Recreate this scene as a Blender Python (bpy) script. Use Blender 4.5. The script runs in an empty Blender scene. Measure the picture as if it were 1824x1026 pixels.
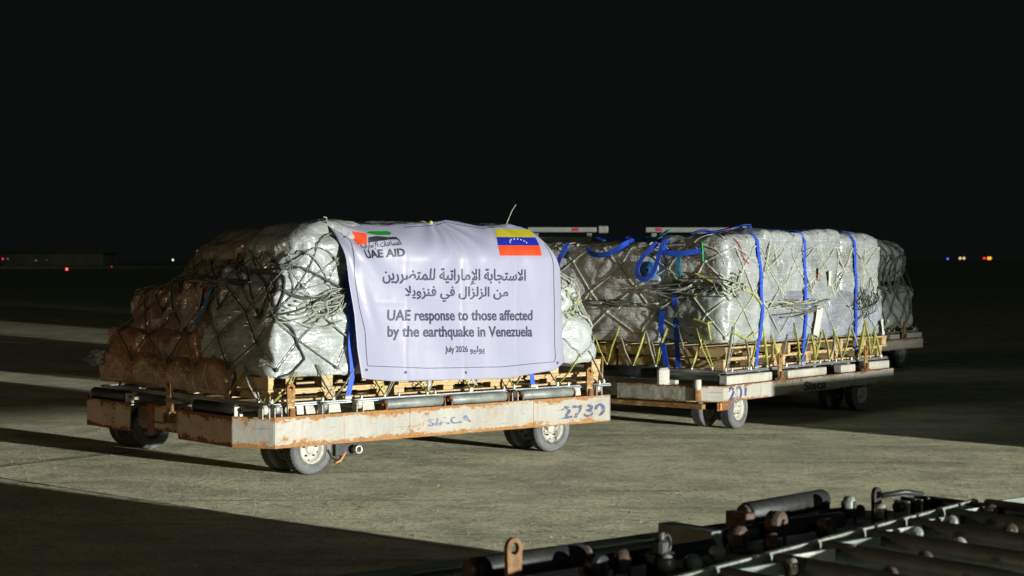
import bpy, bmesh, math, random
import numpy as np
from mathutils import Vector, Matrix, noise
from mathutils.bvhtree import BVHTree
from mathutils.kdtree import KDTree

S = bpy.context.scene
COL = S.collection
R = math.radians

# ------------------------------------------------------------------ camera
cd = bpy.data.cameras.new('camera')
cam = bpy.data.objects.new('camera', cd)
COL.objects.link(cam)
cam.location = (0, 0, 1.54)
cam.rotation_euler = (R(90 - 0.944), 0, 0)
cd.sensor_width = 36
cd.lens = 36 * 3095 / 1824
cd.clip_end = 6000
cd.dof.use_dof = True
cd.dof.focus_distance = 13.2
cd.dof.aperture_fstop = 4.5
S.camera = cam

# ------------------------------------------------------------------ world: night sky
W = bpy.data.worlds.new('World')
S.world = W
W.use_nodes = True
wn = W.node_tree
bg = wn.nodes['Background']
tc = wn.nodes.new('ShaderNodeTexCoord')
sep = wn.nodes.new('ShaderNodeSeparateXYZ')
rmp = wn.nodes.new('ShaderNodeValToRGB')
wn.links.new(tc.outputs['Generated'], sep.inputs[0])
wn.links.new(sep.outputs['Z'], rmp.inputs[0])
wn.links.new(rmp.outputs[0], bg.inputs[0])
rmp.color_ramp.elements[0].position = 0.0
rmp.color_ramp.elements[0].color = (0.0034, 0.0044, 0.0040, 1)
rmp.color_ramp.elements[1].position = 0.25
rmp.color_ramp.elements[1].color = (0.0024, 0.0040, 0.0037, 1)
bg.inputs[1].default_value = 1.0

# ------------------------------------------------------------------ lamps
def lamp(name, kind, loc, aim, energy, color, **kw):
    d = bpy.data.lights.new(name, kind)
    d.energy = energy
    d.color = color
    for k, v in kw.items():
        setattr(d, k, v)
    o = bpy.data.objects.new(name, d)
    COL.objects.link(o)
    o.location = loc
    o.rotation_euler = (Vector(aim) - Vector(loc)).to_track_quat('-Z', 'Y').to_euler()
    return o
LAMP = (37.0, -21.0, 2.15)
lamp('work_floodlight_beam', 'SPOT', LAMP, (-6.0, 13.5, 0.7), 216000, (1.0, 0.995, 0.93),
     spot_size=R(39), spot_blend=1.0, shadow_soft_size=0.42)
# weak unseen fill lamps, warm from the left, cool from the front right
lamp('warm_fill_light', 'POINT', (-30, 2, 4.2), (0, 14, 0), 2900, (1.0, 0.70, 0.42), shadow_soft_size=0.6)
lamp('cool_fill_light', 'POINT', (34, -32, 17), (0, 14, 0), 3800, (0.86, 1.0, 0.92), shadow_soft_size=0.8)
lamp('weak_sun_fill', 'SUN', (30, -34, 24), (0, 14, 0), 0.05, (0.84, 1.0, 0.90), angle=R(3))  # added weak sun fill, lifts the far ground and the shadows

S.view_settings.view_transform = 'Standard'
S.view_settings.look = 'None'
S.view_settings.gamma = 1
S.view_settings.use_curve_mapping = False
S.view_settings.exposure = 0.0

# ------------------------------------------------------------------ materials
class NT:
    def __init__(s, name):
        s.m = bpy.data.materials.new(name)
        s.m.use_nodes = True
        s.t = s.m.node_tree
        s.b = s.t.nodes['Principled BSDF']
        s.out = s.t.nodes['Material Output']
        s.tc = s.n('ShaderNodeTexCoord')
    def n(s, typ, **kw):
        x = s.t.nodes.new(typ)
        for k, v in kw.items():
            setattr(x, k, v)
        return x
    def l(s, a, b):
        s.t.links.new(a, b)
    def coords(s, scale=(1, 1, 1), warp=0.0, rot=(0, 0, 0)):
        m = s.n('ShaderNodeMapping')
        m.inputs['Scale'].default_value = scale
        m.inputs['Rotation'].default_value = rot
        s.l(s.tc.outputs['Object'], m.inputs[0])
        if warp:
            nz = s.n('ShaderNodeTexNoise')
            nz.inputs['Scale'].default_value = 3
            s.l(s.tc.outputs['Object'], nz.inputs['Vector'])
            v = s.n('ShaderNodeVectorMath', operation='MULTIPLY_ADD')
            v.inputs[1].default_value = (warp,) * 3
            s.l(nz.outputs['Color'], v.inputs[0])
            s.l(m.outputs[0], v.inputs[2])
            return v.outputs[0]
        return m.outputs[0]
    def noise(s, scale=5, detail=4, vec=None, rough=0.6, dist=0):
        x = s.n('ShaderNodeTexNoise')
        x.inputs['Scale'].default_value = scale
        x.inputs['Detail'].default_value = detail
        x.inputs['Roughness'].default_value = rough
        x.inputs['Distortion'].default_value = dist
        s.l(vec if vec is not None else s.tc.outputs['Object'], x.inputs['Vector'])
        return x.outputs['Fac']
    def ramp(s, fac, stops):
        x = s.n('ShaderNodeValToRGB')
        e = x.color_ramp.elements
        while len(e) < len(stops):
            e.new(0.5)
        for i, (p, c) in enumerate(stops):
            e[i].position = p
            if not isinstance(c, (tuple, list)):
                c = (c, c, c)
            e[i].color = (*c, 1)
        s.l(fac, x.inputs[0])
        return x.outputs[0]
    def mix(s, fac, a, b, blend='MIX'):
        x = s.n('ShaderNodeMix', data_type='RGBA', blend_type=blend)
        for sock, v in ((x.inputs['Factor'], fac), (x.inputs[6], a), (x.inputs[7], b)):
            if isinstance(v, (int, float)):
                sock.default_value = v
            elif isinstance(v, tuple):
                sock.default_value = (*v, 1)
            else:
                s.l(v, sock)
        return x.outputs[2]
    def math(s, op, a, b=0.0, clamp=False):
        x = s.n('ShaderNodeMath', operation=op, use_clamp=clamp)
        for i, v in enumerate((a, b)):
            if isinstance(v, (int, float)):
                x.inputs[i].default_value = v
            else:
                s.l(v, x.inputs[i])
        return x.outputs[0]
    def bump(s, h, dist=0.01, strength=1.0, prev=None):
        x = s.n('ShaderNodeBump')
        x.inputs['Distance'].default_value = dist
        x.inputs['Strength'].default_value = strength
        s.l(h, x.inputs['Height'])
        if prev is not None:
            s.l(prev, x.inputs['Normal'])
        return x.outputs[0]
    def set(s, **kw):
        for k, v in kw.items():
            i = s.b.inputs[k.replace('_', ' ')]
            if isinstance(v, (int, float)):
                i.default_value = v
            elif isinstance(v, tuple):
                i.default_value = (*v, 1)
            else:
                s.l(v, i)
        return s

M = {}
def simple(name, col, rough=0.5, metal=0.0, var=0.25, scale=12, bump=0.0, bscale=60, **kw):
    t = NT(name)
    n1 = t.noise(scale, 5)
    c = t.mix(t.ramp(n1, [(0.3, 0.0), (0.7, 1.0)]), tuple(x * (1 - var) for x in col), tuple(min(1, x * (1 + var)) for x in col))
    t.set(Base_Color=c, Roughness=rough, Metallic=metal, **kw)
    if bump:
        t.set(Normal=t.bump(t.noise(bscale, 3), bump))
    M[name] = t.m
    return t.m

def mat_ground():
    t = NT('ground')
    big = t.noise(0.35, 5, rough=0.55)
    mid = t.noise(2.2, 6, t.coords((1, 1.0, 1), rot=(0, 0, R(40))), 0.65)
    streak = t.noise(1.1, 5, t.coords((0.8, 1.7, 1), rot=(0, 0, R(-35))), 0.6)
    grain = t.noise(34, 5, rough=0.88)
    c = t.mix(t.ramp(big, [(0.35, 0.0), (0.68, 1.0)]), (0.43, 0.42, 0.275), (0.57, 0.555, 0.375))
    c = t.mix(t.ramp(mid, [(0.36, 0.55), (0.54, 0.0)]), c, (0.22, 0.215, 0.155))
    spots = t.noise(12, 6, None, 0.78)
    c = t.mix(t.ramp(spots, [(0.34, 0.85), (0.46, 0.0)]), c, (0.13, 0.135, 0.10))
    c = t.mix(t.ramp(spots, [(0.60, 0.0), (0.72, 0.6)]), c, (0.60, 0.60, 0.45))
    c = t.mix(t.ramp(streak, [(0.38, 0.45), (0.55, 0.0)]), c, (0.20, 0.21, 0.155))
    c = t.mix(t.ramp(grain, [(0.36, 0.7), (0.52, 0.0)]), c, (0.09, 0.095, 0.07))
    c = t.mix(t.ramp(grain, [(0.66, 0.0), (0.72, 0.8)]), c, (0.55, 0.56, 0.45))
    # oil and tyre stains
    ck = t.noise(1.3, 4, None, 0.55, 0.8)
    ck = t.math('ABSOLUTE', t.math('SUBTRACT', ck, 0.5))
    c = t.mix(t.ramp(ck, [(0.0, 0.6), (0.003, 0.0)]), c, (0.09, 0.09, 0.06))
    tm = t.noise(2.4, 3, t.coords((0.12, 3.0, 1), 0.1, (0, 0, R(-12))), 0.5)
    c = t.mix(t.ramp(tm, [(0.62, 0.0), (0.70, 0.45)]), c, (0.12, 0.12, 0.09))
    st = t.noise(0.9, 3, t.coords((0.6, 2.0, 1), rot=(0, 0, R(52))), 0.5)
    c = t.mix(t.ramp(st, [(0.24, 0.6), (0.36, 0.0)]), c, (0.07, 0.075, 0.055))
    t.set(Base_Color=c, Roughness=0.92)
    t.b.inputs['Specular IOR Level'].default_value = 0.2
    b = t.bump(t.noise(0.9, 4), 0.05, 1.0)
    b = t.bump(mid, 0.03, 1.0, b)
    b = t.bump(t.noise(20, 4, rough=0.7), 0.022, 1.0, b)
    b = t.bump(t.noise(75, 4, rough=0.8), 0.017, 1.0, b)
    t.set(Normal=b)
    if hasattr(t.m.cycles, 'use_bump_map_correction'): t.m.cycles.use_bump_map_correction = False
    M['ground'] = t.m
mat_ground()

def mat_paint(name, paint, rust, amount, zlo, zhi, edge=0.05, lean=0.0):
    """old cream paint with rust eating in from the top and bottom edges (object z)"""
    t = NT(name)
    sp = t.n('ShaderNodeSeparateXYZ')
    t.l(t.tc.outputs['Object'], sp.inputs[0])
    mid, half = (zlo + zhi) / 2, (zhi - zlo) / 2
    d = t.math('ABSOLUTE', t.math('DIVIDE', t.math('SUBTRACT', sp.outputs['Z'], mid), half))
    d = t.math('POWER', t.math('MINIMUM', d, 1.0), 3.0)
    n1 = t.noise(7, 6, t.coords((0.55, 0.8, 1.7), 0.3), 0.68)
    n2 = t.noise(34, 5, t.coords((0.8, 0.8, 1.3)), 0.7)
    v = t.math('ADD', t.math('MULTIPLY', n1, 0.75), t.math('MULTIPLY', n2, 0.35))
    v = t.math('ADD', v, t.math('MULTIPLY', d, 0.25))
    mask = t.ramp(v, [(amount, 0.0), (amount + 0.035, 1.0)])
    halo = t.ramp(v, [(amount - 0.09, 0.0), (amount + 0.02, 1.0)])
    dirt = t.noise(3.5, 6, t.coords((1.2, 1.2, 0.5)), 0.6)
    p = t.mix(t.ramp(dirt, [(0.4, 0.0), (0.75, 0.6)]), paint, tuple(x * 0.55 for x in paint))
    p = t.mix(t.math('MULTIPLY', halo, 0.55), p, (0.42, 0.27, 0.11))
    rc = t.mix(t.noise(40, 4), tuple(x * 0.35 for x in rust), tuple(x * 1.7 for x in rust))
    drip = t.noise(16, 3, t.coords((2.6, 2.6, 0.22)), 0.5)
    p = t.mix(t.ramp(drip, [(0.58, 0.0), (0.74, 0.55)]), p, (0.30, 0.17, 0.07))
    # scratches and chips
    sc = t.noise(20, 2, t.coords((0.25, 0.25, 5)), 0.4)
    p = t.mix(t.ramp(sc, [(0.68, 0.0), (0.71, 0.6)]), p, (0.09, 0.07, 0.05))
    c = t.mix(mask, p, rc)
    t.set(Base_Color=c, Roughness=t.ramp(mask, [(0, 0.48), (1, 0.9)]))
    b = t.bump(t.math('SUBTRACT', t.math('MULTIPLY', n2, 0.6), t.math('MULTIPLY', mask, 0.5)), 0.004)
    b = t.bump(t.noise(2.5, 3), 0.05, 0.5, b)
    t.set(Normal=b)
    M[name] = t.m
mat_paint('cream_paint', (0.37, 0.365, 0.325), (0.31, 0.15, 0.05), 0.672, 0.215, 0.435)
mat_paint('cream_paint_b', (0.46, 0.455, 0.39), (0.24, 0.12, 0.045), 0.70, 0.265, 0.41)
mat_paint('end_paint', (0.42, 0.32, 0.22), (0.16, 0.05, 0.02), 0.635, 0.215, 0.435)
mat_paint('bracket_paint', (0.52, 0.51, 0.44), (0.25, 0.12, 0.045), 0.74, 0.38, 0.6)
mat_paint('rusty_yellow', (0.46, 0.36, 0.17), (0.26, 0.13, 0.04), 0.74, 0.40, 0.65)
simple('rust', (0.20, 0.085, 0.035), 0.9, var=0.55, scale=30, bump=0.004)
simple('dark_steel', (0.030, 0.032, 0.034), 0.5, 0.3, var=0.5, scale=20, bump=0.002)
simple('black_rubber', (0.016, 0.016, 0.017), 0.55, var=0.4, scale=25, bump=0.002)
simple('tyre_rubber', (0.14, 0.145, 0.145), 0.85, var=0.35, scale=9, bump=0.003)
simple('tread_rubber', (0.045, 0.045, 0.045), 0.9, var=0.4, scale=14, bump=0.004)
simple('rim_paint', (0.44, 0.43, 0.37), 0.6, var=0.3, scale=22, bump=0.002)
simple('tube_grey', (0.22, 0.245, 0.225), 0.5, 0.15, var=0.4, scale=9, bump=0.002)
simple('roller_dark', (0.17, 0.185, 0.17), 0.5, 0.1, var=0.35, scale=8, bump=0.002)
simple('green_grey_paint', (0.17, 0.20, 0.175), 0.55, var=0.35, scale=6, bump=0.003)
simple('worn_edge', (0.34, 0.35, 0.31), 0.45, 0.1, var=0.45, scale=26, bump=0.004)
simple('pale_steel', (0.46, 0.46, 0.42), 0.4, 0.5, var=0.3, scale=16, bump=0.002)
simple('brown_steel', (0.075, 0.052, 0.036), 0.7, 0.2, var=0.6, scale=22, bump=0.004)
simple('eye_rust', (0.16, 0.085, 0.035), 0.7, 0.1, var=0.5, scale=22, bump=0.003)
simple('aluminium', (0.50, 0.52, 0.54), 0.38, 0.7, var=0.25, scale=14, bump=0.001)
simple('rail_white', (0.15, 0.16, 0.145), 0.6, var=0.2, scale=9)
simple('reflector_red', (0.30, 0.012, 0.012), 0.4)
simple('rope_pale', (0.27, 0.29, 0.225), 0.85, var=0.4, scale=45, bump=0.003, bscale=260)
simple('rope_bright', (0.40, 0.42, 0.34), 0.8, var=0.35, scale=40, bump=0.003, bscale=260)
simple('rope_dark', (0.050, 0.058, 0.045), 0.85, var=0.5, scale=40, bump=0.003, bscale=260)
simple('rope_mid', (0.15, 0.16, 0.12), 0.85, var=0.5, scale=30, bump=0.003, bscale=260)
simple('rope_yellow', (0.38, 0.385, 0.085), 0.8, var=0.4, scale=30, bump=0.003, bscale=260)
simple('strap_blue', (0.018, 0.085, 0.60), 0.55, var=0.3, scale=25, bump=0.002, bscale=200)
simple('strap_navy', (0.02, 0.13, 0.36), 0.55, var=0.4, scale=30)
simple('strap_teal', (0.03, 0.24, 0.42), 0.6, var=0.35, scale=25, bump=0.002, bscale=200)
simple('strap_orange', (0.62, 0.30, 0.10), 0.7, var=0.25, scale=25)
simple('tape_green', (0.02, 0.34, 0.09), 0.5)
simple('tape_red', (0.5, 0.03, 0.05), 0.5)
simple('paper', (0.62, 0.62, 0.54), 0.75, var=0.15, scale=12, bump=0.003, bscale=25)
simple('paper_brown', (0.33, 0.22, 0.09), 0.75, var=0.6, scale=60)
simple('joint_seal', (0.045, 0.05, 0.042), 0.9, var=0.5, scale=8, bump=0.004)
simple('stone', (0.34, 0.33, 0.27), 0.7, var=0.75, scale=3)
simple('hangar_wall', (0.36, 0.34, 0.26), 0.9, var=0.3, scale=0.1)
simple('hangar_roof', (0.30, 0.29, 0.24), 0.9, var=0.3, scale=0.1)
simple('ink_black', (0.02, 0.025, 0.03), 0.5)
simple('ink_navy', (0.026, 0.028, 0.066), 0.5, var=0.5, scale=14)
simple('ink_red', (0.62, 0.055, 0.01), 0.5, var=0.08, scale=6)
simple('ink_green', (0.01, 0.19, 0.012), 0.5, var=0.1, scale=6)
simple('ink_yellow', (0.42, 0.38, 0.015), 0.5, var=0.12, scale=6)
simple('ink_blue', (0.01, 0.018, 0.30), 0.5, var=0.12, scale=6)
simple('ink_white', (0.66, 0.67, 0.72), 0.5)

def mat_wood(name, a, b):
    t = NT(name)
    oi = t.n('ShaderNodeObjectInfo')
    g = t.noise(9, 5, t.coords((1.2, 9, 9)), 0.6, 0.4)
    g2 = t.noise(60, 3, t.coords((0.4, 3, 3)), 0.6)
    c = t.mix(t.ramp(g, [(0.35, 0.0), (0.65, 1.0)]), a, b)
    c = t.mix(t.math('MULTIPLY', t.ramp(g2, [(0.45, 0.6), (0.6, 0.0)]), 0.8), c, tuple(x * 0.45 for x in a))
    c = t.mix(t.math('MULTIPLY', oi.outputs['Random'], 0.4), c, tuple(x * 0.5 for x in b))
    t.set(Base_Color=c, Roughness=0.8, Normal=t.bump(g2, 0.003))
    M[name] = t.m
mat_wood('wood', (0.56, 0.39, 0.175), (0.74, 0.55, 0.29))

def mat_film(name, a, b, spec=0.5, rough=0.30, streak=1.0, trans=0.0, fold=1.0):
    """goods wrapped in stretch film: fine horizontal film bands, tight creases and gloss"""
    t = NT(name)
    bands = t.noise(5, 3, t.coords((0.5, 0.5, 16), 0.35), 0.6)
    blot = t.noise(2.2, 2, None, 0.5, 0.4)
    c = t.mix(t.ramp(blot, [(0.32, 0.0), (0.68, 1.0)]), a, b)
    # darker goods showing through in soft-edged patches, and blotches where the film has let go
    dk = t.noise(1.7, 3, t.coords((1, 1, 1.5), 0.25), 0.5, 0.3)
    c = t.mix(t.ramp(dk, [(0.32, 0.5), (0.50, 0.0)]), c, tuple(x * 0.5 for x in a))
    c = t.mix(t.math('MULTIPLY', t.ramp(bands, [(0.46, 0.0), (0.80, 0.42)]), streak), c, tuple(min(1, x * 1.5 + 0.08) for x in b))
    # slantwise crease lines, their bright glints painted in as thin pale streaks
    for k, (sc_, rot_) in enumerate((((2.6, 2.6, 0.7), (0, R(35), 0)), ((1.2, 1.2, 3.4), (0, R(-22), R(20))))):
        cr = t.noise(2.6 + k, 2, t.coords(sc_, 0.12, rot_), 0.5, 1.0)
        cr = t.math('ABSOLUTE', t.math('SUBTRACT', cr, 0.5))
        c = t.mix(t.ramp(cr, [(0.0, 0.6), (0.010, 0.0)]), c, (0.60, 0.63, 0.61))
    t.set(Base_Color=c, Roughness=rough + 0.12)
    t.b.inputs['Specular IOR Level'].default_value = spec
    t.b.inputs['Coat Weight'].default_value = 1.0
    t.b.inputs['Coat Roughness'].default_value = 0.13
    def facets(scale, sc_, warp, dist, strength, prev=None):
        v = t.n('ShaderNodeTexVoronoi', feature='F1')
        v.inputs['Scale'].default_value = scale
        v.inputs['Randomness'].default_value = 1.0
        t.l(t.coords(sc_, warp), v.inputs['Vector'])
        return t.bump(v.outputs['Distance'], dist, strength, prev)
    b1 = facets(4.2, (1, 1, 1.5), 0.5, 0.030 * fold, 0.8)
    b2 = facets(12, (1, 1, 0.55), 0.5, 0.009 * fold, 0.7, b1)
    b3 = facets(26, (0.5, 0.5, 1.7), 0.6, 0.0045, 0.7, b2)
    b4 = t.bump(bands, 0.006, 0.5 * streak, b3)
    t.set(Normal=b4)
    t.l(b4, t.b.inputs['Coat Normal'])
    if trans:
        t.b.inputs['Alpha'].default_value = 1 - trans
    M[name] = t.m
mat_film('film_silver', (0.25, 0.275, 0.265), (0.37, 0.40, 0.395), fold=0.65)
mat_film('film_white', (0.30, 0.325, 0.305), (0.42, 0.45, 0.44), streak=0.5, fold=0.6)
mat_film('film_grey', (0.34, 0.365, 0.365), (0.52, 0.55, 0.56), streak=1.6, fold=0.35)
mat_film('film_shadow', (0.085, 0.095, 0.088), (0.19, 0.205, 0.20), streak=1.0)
mat_film('film_blue', (0.21, 0.23, 0.27), (0.34, 0.37, 0.42), streak=0.7, fold=0.5)
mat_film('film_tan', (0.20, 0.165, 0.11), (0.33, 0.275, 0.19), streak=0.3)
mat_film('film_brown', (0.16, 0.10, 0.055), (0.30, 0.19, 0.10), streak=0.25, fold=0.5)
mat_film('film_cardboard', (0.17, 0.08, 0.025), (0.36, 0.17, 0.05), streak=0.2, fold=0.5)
mat_film('film_dim', (0.24, 0.27, 0.25), (0.38, 0.42, 0.40), streak=0.6)
mat_film('film_loose', (0.30, 0.30, 0.28), (0.5, 0.5, 0.48), streak=0.2, trans=0.2)

def mat_banner():
    t = NT('banner_vinyl')
    n = t.noise(1.8, 4)
    c = t.mix(n, (0.27, 0.278, 0.37), (0.325, 0.332, 0.43))
    t.set(Base_Color=c, Roughness=0.42, Normal=t.bump(t.noise(3.2, 3, t.coords((1, 1, 0.7))), 0.014, 0.5))
    M['banner_vinyl'] = t.m
mat_banner()

def mat_worn(name, ink, keep):
    """stencilled lettering partly scraped away"""
    t = NT(name)
    n = t.noise(17, 6, t.coords((1, 1, 1.6)), 0.72)
    t.set(Base_Color=ink, Roughness=0.6, Alpha=t.ramp(n, [(keep, 0.95), (keep + 0.06, 0.0)]))
    M[name] = t.m
mat_worn('worn_ink', (0.075, 0.085, 0.19), 0.485)
mat_worn('faint_ink', (0.14, 0.17, 0.27), 0.47)
mat_worn('dark_ink', (0.04, 0.055, 0.05), 0.66)

def emit(name, col, strength):
    t = NT(name)
    t.set(Base_Color=(0.02, 0.02, 0.02), Emission_Color=col, Emission_Strength=strength)
    M[name] = t.m
    return t.m

# ------------------------------------------------------------------ mesh tools
class MB:
    def __init__(s):
        s.v, s.f, s.m, s.s = [], [], [], []
        s.mats = []
    def mi(s, mat):
        if mat not in s.mats:
            s.mats.append(mat)
        return s.mats.index(mat)
    def add(s, v, f, mat='', smooth=False):
        o = len(s.v)
        s.v += [tuple(map(float, x)) for x in v]
        k = s.mi(mat)
        for q in f:
            s.f.append(tuple(i + o for i in q))
            s.m.append(k)
            s.s.append(smooth)
        return s
    def box(s, lo, hi, mat='', ch=0.0, mtx=None, taper=None):
        c = [(a + b) / 2 for a, b in zip(lo, hi)]
        h = [abs(b - a) / 2 for a, b in zip(lo, hi)]
        ch = min(ch, min(h) * 0.9)
        if ch <= 0:
            v = [(c[0] + i * h[0], c[1] + j * h[1], c[2] + k * h[2]) for i in (-1, 1) for j in (-1, 1) for k in (-1, 1)]
            f = [(0, 1, 3, 2), (4, 6, 7, 5), (0, 4, 5, 1), (2, 3, 7, 6), (0, 2, 6, 4), (1, 5, 7, 3)]
        else:
            v, idx = [], {}
            for i in (-1, 1):
                for j in (-1, 1):
                    for k in (-1, 1):
                        for a in range(3):
                            p = [i * (h[0] - ch), j * (h[1] - ch), k * (h[2] - ch)]
                            p[a] = (i, j, k)[a] * h[a]
                            idx[(i, j, k, a)] = len(v)
                            v.append(tuple(c[q] + p[q] for q in range(3)))
            f = []
            for a in range(3):
                b, d = (a + 1) % 3, (a + 2) % 3
                for sgn in (-1, 1):
                    q = []
                    for (x, y) in ((-1, -1), (1, -1), (1, 1), (-1, 1)):
                        key = [0, 0, 0]
                        key[a], key[b], key[d] = sgn, x, y
                        q.append(idx[(*key, a)])
                    f.append(tuple(q if sgn > 0 else q[::-1]))
                # edges along axis a
                for x in (-1, 1):
                    for y in (-1, 1):
                        k1, k2 = [0, 0, 0], [0, 0, 0]
                        k1[a], k2[a] = -1, 1
                        k1[b] = k2[b] = x
                        k1[d] = k2[d] = y
                        q = [idx[(*k1, b)], idx[(*k2, b)], idx[(*k2, d)], idx[(*k1, d)]]
                        f.append(tuple(q if x * y < 0 else q[::-1]))
            for i in (-1, 1):
                for j in (-1, 1):
                    for k in (-1, 1):
                        q = [idx[(i, j, k, a)] for a in range(3)]
                        f.append(tuple(q if i * j * k > 0 else q[::-1]))
        if mtx is not None:
            v = [tuple(mtx @ Vector(p)) for p in v]
        return s.add(v, f, mat)
    def tube(s, pts, r, mat='', n=6, caps=True, smooth=True, flat=1.0):
        P = [Vector(p) for p in pts]
        if len(P) < 2:
            return s
        rr = r if isinstance(r, (list, tuple)) else [r] * len(P)
        t0 = (P[1] - P[0]).normalized()
        up = Vector((0, 0, 1)) if abs(t0.z) < 0.9 else Vector((1, 0, 0))
        a = t0.cross(up).normalized()
        v, f = [], []
        for i, p in enumerate(P):
            t = (P[min(i + 1, len(P) - 1)] - P[max(i - 1, 0)])
            if t.length < 1e-9:
                t = t0.copy()
            t.normalize()
            a = (a - t * a.dot(t))
            if a.length < 1e-6:
                a = t.orthogonal()
            a.normalize()
            b = t.cross(a)
            for k in range(n):
                w = 2 * math.pi * k / n
                v.append(p + (a * math.cos(w) + b * math.sin(w) * flat) * rr[i])
        for i in range(len(P) - 1):
            for k in range(n):
                k2 = (k + 1) % n
                f.append((i * n + k, (i + 1) * n + k, (i + 1) * n + k2, i * n + k2))
        if caps:
            f.append(tuple(range(n)))
            f.append(tuple(range((len(P) - 1) * n + n - 1, (len(P) - 1) * n - 1, -1)))
        return s.add(v, f, mat, smooth)
    def cyl(s, p0, p1, r, mat='', n=20, ch=0.0):
        p0, p1 = Vector(p0), Vector(p1)
        if ch:
            d = (p1 - p0).normalized() * ch
            return s.tube([p0, p0 + d, p1 - d, p1], [r - ch, r, r, r - ch], mat, n)
        o = len(s.v)
        s.tube([p0, p1], r, mat, n, caps=False)
        s.add([s.v[i] for i in range(o, o + n)], [tuple(range(n))], mat)
        s.add([s.v[i] for i in range(o + n, o + 2 * n)], [tuple(range(n - 1, -1, -1))], mat)
        return s
    def lathe(s, prof, mat='', n=32, axis='y', c=(0, 0, 0), smooth=True):
        """prof: (radius, along axis)"""
        v, f = [], []
        for (r, h) in prof:
            for k in range(n):
                w = 2 * math.pi * k / n
                x, y = r * math.cos(w), r * math.sin(w)
                p = {'y': (x, h, y), 'z': (x, y, h), 'x': (h, x, y)}[axis]
                v.append((p[0] + c[0], p[1] + c[1], p[2] + c[2]))
        for i in range(len(prof) - 1):
            for k in range(n):
                k2 = (k + 1) % n
                f.append((i * n + k, i * n + k2, (i + 1) * n + k2, (i + 1) * n + k))
        return s.add(v, f, mat, smooth)
    def ball(s, c, r, mat='', n=10, sz=1.0):
        prof = [(max(1e-4, r * math.sin(math.pi * i / n)), -r * sz * math.cos(math.pi * i / n)) for i in range(n + 1)]
        return s.lathe(prof, mat, n + 4, 'z', c)
    def ribbon(s, pts, width_dir, w, th, mat=''):
        """flat strap: pts with outward normals"""
        v, f = [], []
        for (p, nrm) in pts:
            p, nrm = Vector(p), Vector(nrm)
            wd = width_dir(p) if callable(width_dir) else Vector(width_dir)
            for (a, b) in ((-1, 0), (1, 0), (1, 1), (-1, 1)):
                v.append(p + wd * (a * w / 2) + nrm * (b * th))
        for i in range(len(pts) - 1):
            for k in range(4):
                k2 = (k + 1) % 4
                f.append((i * 4 + k, i * 4 + k2, (i + 1) * 4 + k2, (i + 1) * 4 + k))
        f += [(3, 2, 1, 0), tuple((len(pts) - 1) * 4 + i for i in range(4))]
        return s.add(v, f, mat)
    def plate_hole(s, c, wx, wz, th, hole, mat='', n=20, yoff=0):
        """upright plate (x-z plane) with a round top and a round eye; c = centre of the eye"""
        outer, inner = [], []
        for k in range(n):
            w = 2 * math.pi * k / n
            dx, dz = math.cos(w), math.sin(w)
            if dz >= -0.2:
                o = (dx * wx, dz * wx)
            else:
                o = (max(-1, min(1, dx * 1.6)) * wx * 0.8, -wz)
            outer.append(o)
            inner.append((dx * hole, dz * hole))
        v = []
        for (ring) in (outer, inner):
            for y in (-th / 2, th / 2):
                v += [(c[0] + a, c[1] + y + yoff, c[2] + b) for a, b in ring]
        f = []
        for k in range(n):
            k2 = (k + 1) % n
            f += [(k, k2, 2 * n + k2, 2 * n + k), (n + k2, n + k, 3 * n + k, 3 * n + k2),
                  (k2, k, n + k, n + k2), (2 * n + k, 2 * n + k2, 3 * n + k2, 3 * n + k)]
        return s.add(v, f, mat)
    def build(s, name, org=(0, 0, 0)):
        me = bpy.data.meshes.new(name)
        o = np.array(org)
        me.from_pydata((np.array(s.v) - o).tolist(), [], s.f)
        for m in s.mats:
            me.materials.append(M[m])
        me.polygons.foreach_set('material_index', s.m)
        me.polygons.foreach_set('use_smooth', s.s)
        me.update()
        return me

class Frame:
    def __init__(s, x, y, deg):
        s.a = R(deg)
        s.o = Vector((x, y, 0))
        s.m = Matrix.Translation(s.o) @ Matrix.Rotation(s.a, 4, 'Z')
WORLD = Frame(0, 0, 0)
F1 = Frame(-1.79, 12.0, 40.3)      # front dolly: x along its long side, y across, z up
F2 = Frame(1.78, 15.33, 51.3)      # second dolly
F4 = Frame(3.86, 22.3, 53.0)       # the dolly farthest back
F3 = Frame(2.08, 8.26, 38.8)       # empty dolly next to the camera
F5 = Frame(7.3, 11.15, 47.0)       # unused spot, meant for an unseen shadow caster

ORG = {}
def tagit(o, label=None, cat=None, group=None, kind=None):
    if label: o['label'] = label
    if cat: o['category'] = cat
    if group: o['group'] = group
    if kind: o['kind'] = kind
    return o
def thing(name, label, cat, F, p, group=None):
    o = bpy.data.objects.new(name, None)
    o.empty_display_size = 0.2
    COL.objects.link(o)
    o.matrix_world = F.m @ Matrix.Translation(p)
    ORG[o.name] = Vector(p)
    return tagit(o, label, cat, group)
def part(name, mb, parent, at=None, label=None, mesh=None, rot=None, kind=None):
    po = ORG[parent.name]
    if at is None:
        me = mesh or mb.build(name, po)
        loc, org = Vector((0, 0, 0)), po
    else:
        me = mesh or mb.build(name)
        loc, org = Vector(at) - po, Vector(at)
    o = bpy.data.objects.new(name, me)
    COL.objects.link(o)
    o.parent = parent
    o.location = loc
    if rot: o.rotation_euler = rot
    ORG[o.name] = org
    return tagit(o, label, kind=kind)
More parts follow.
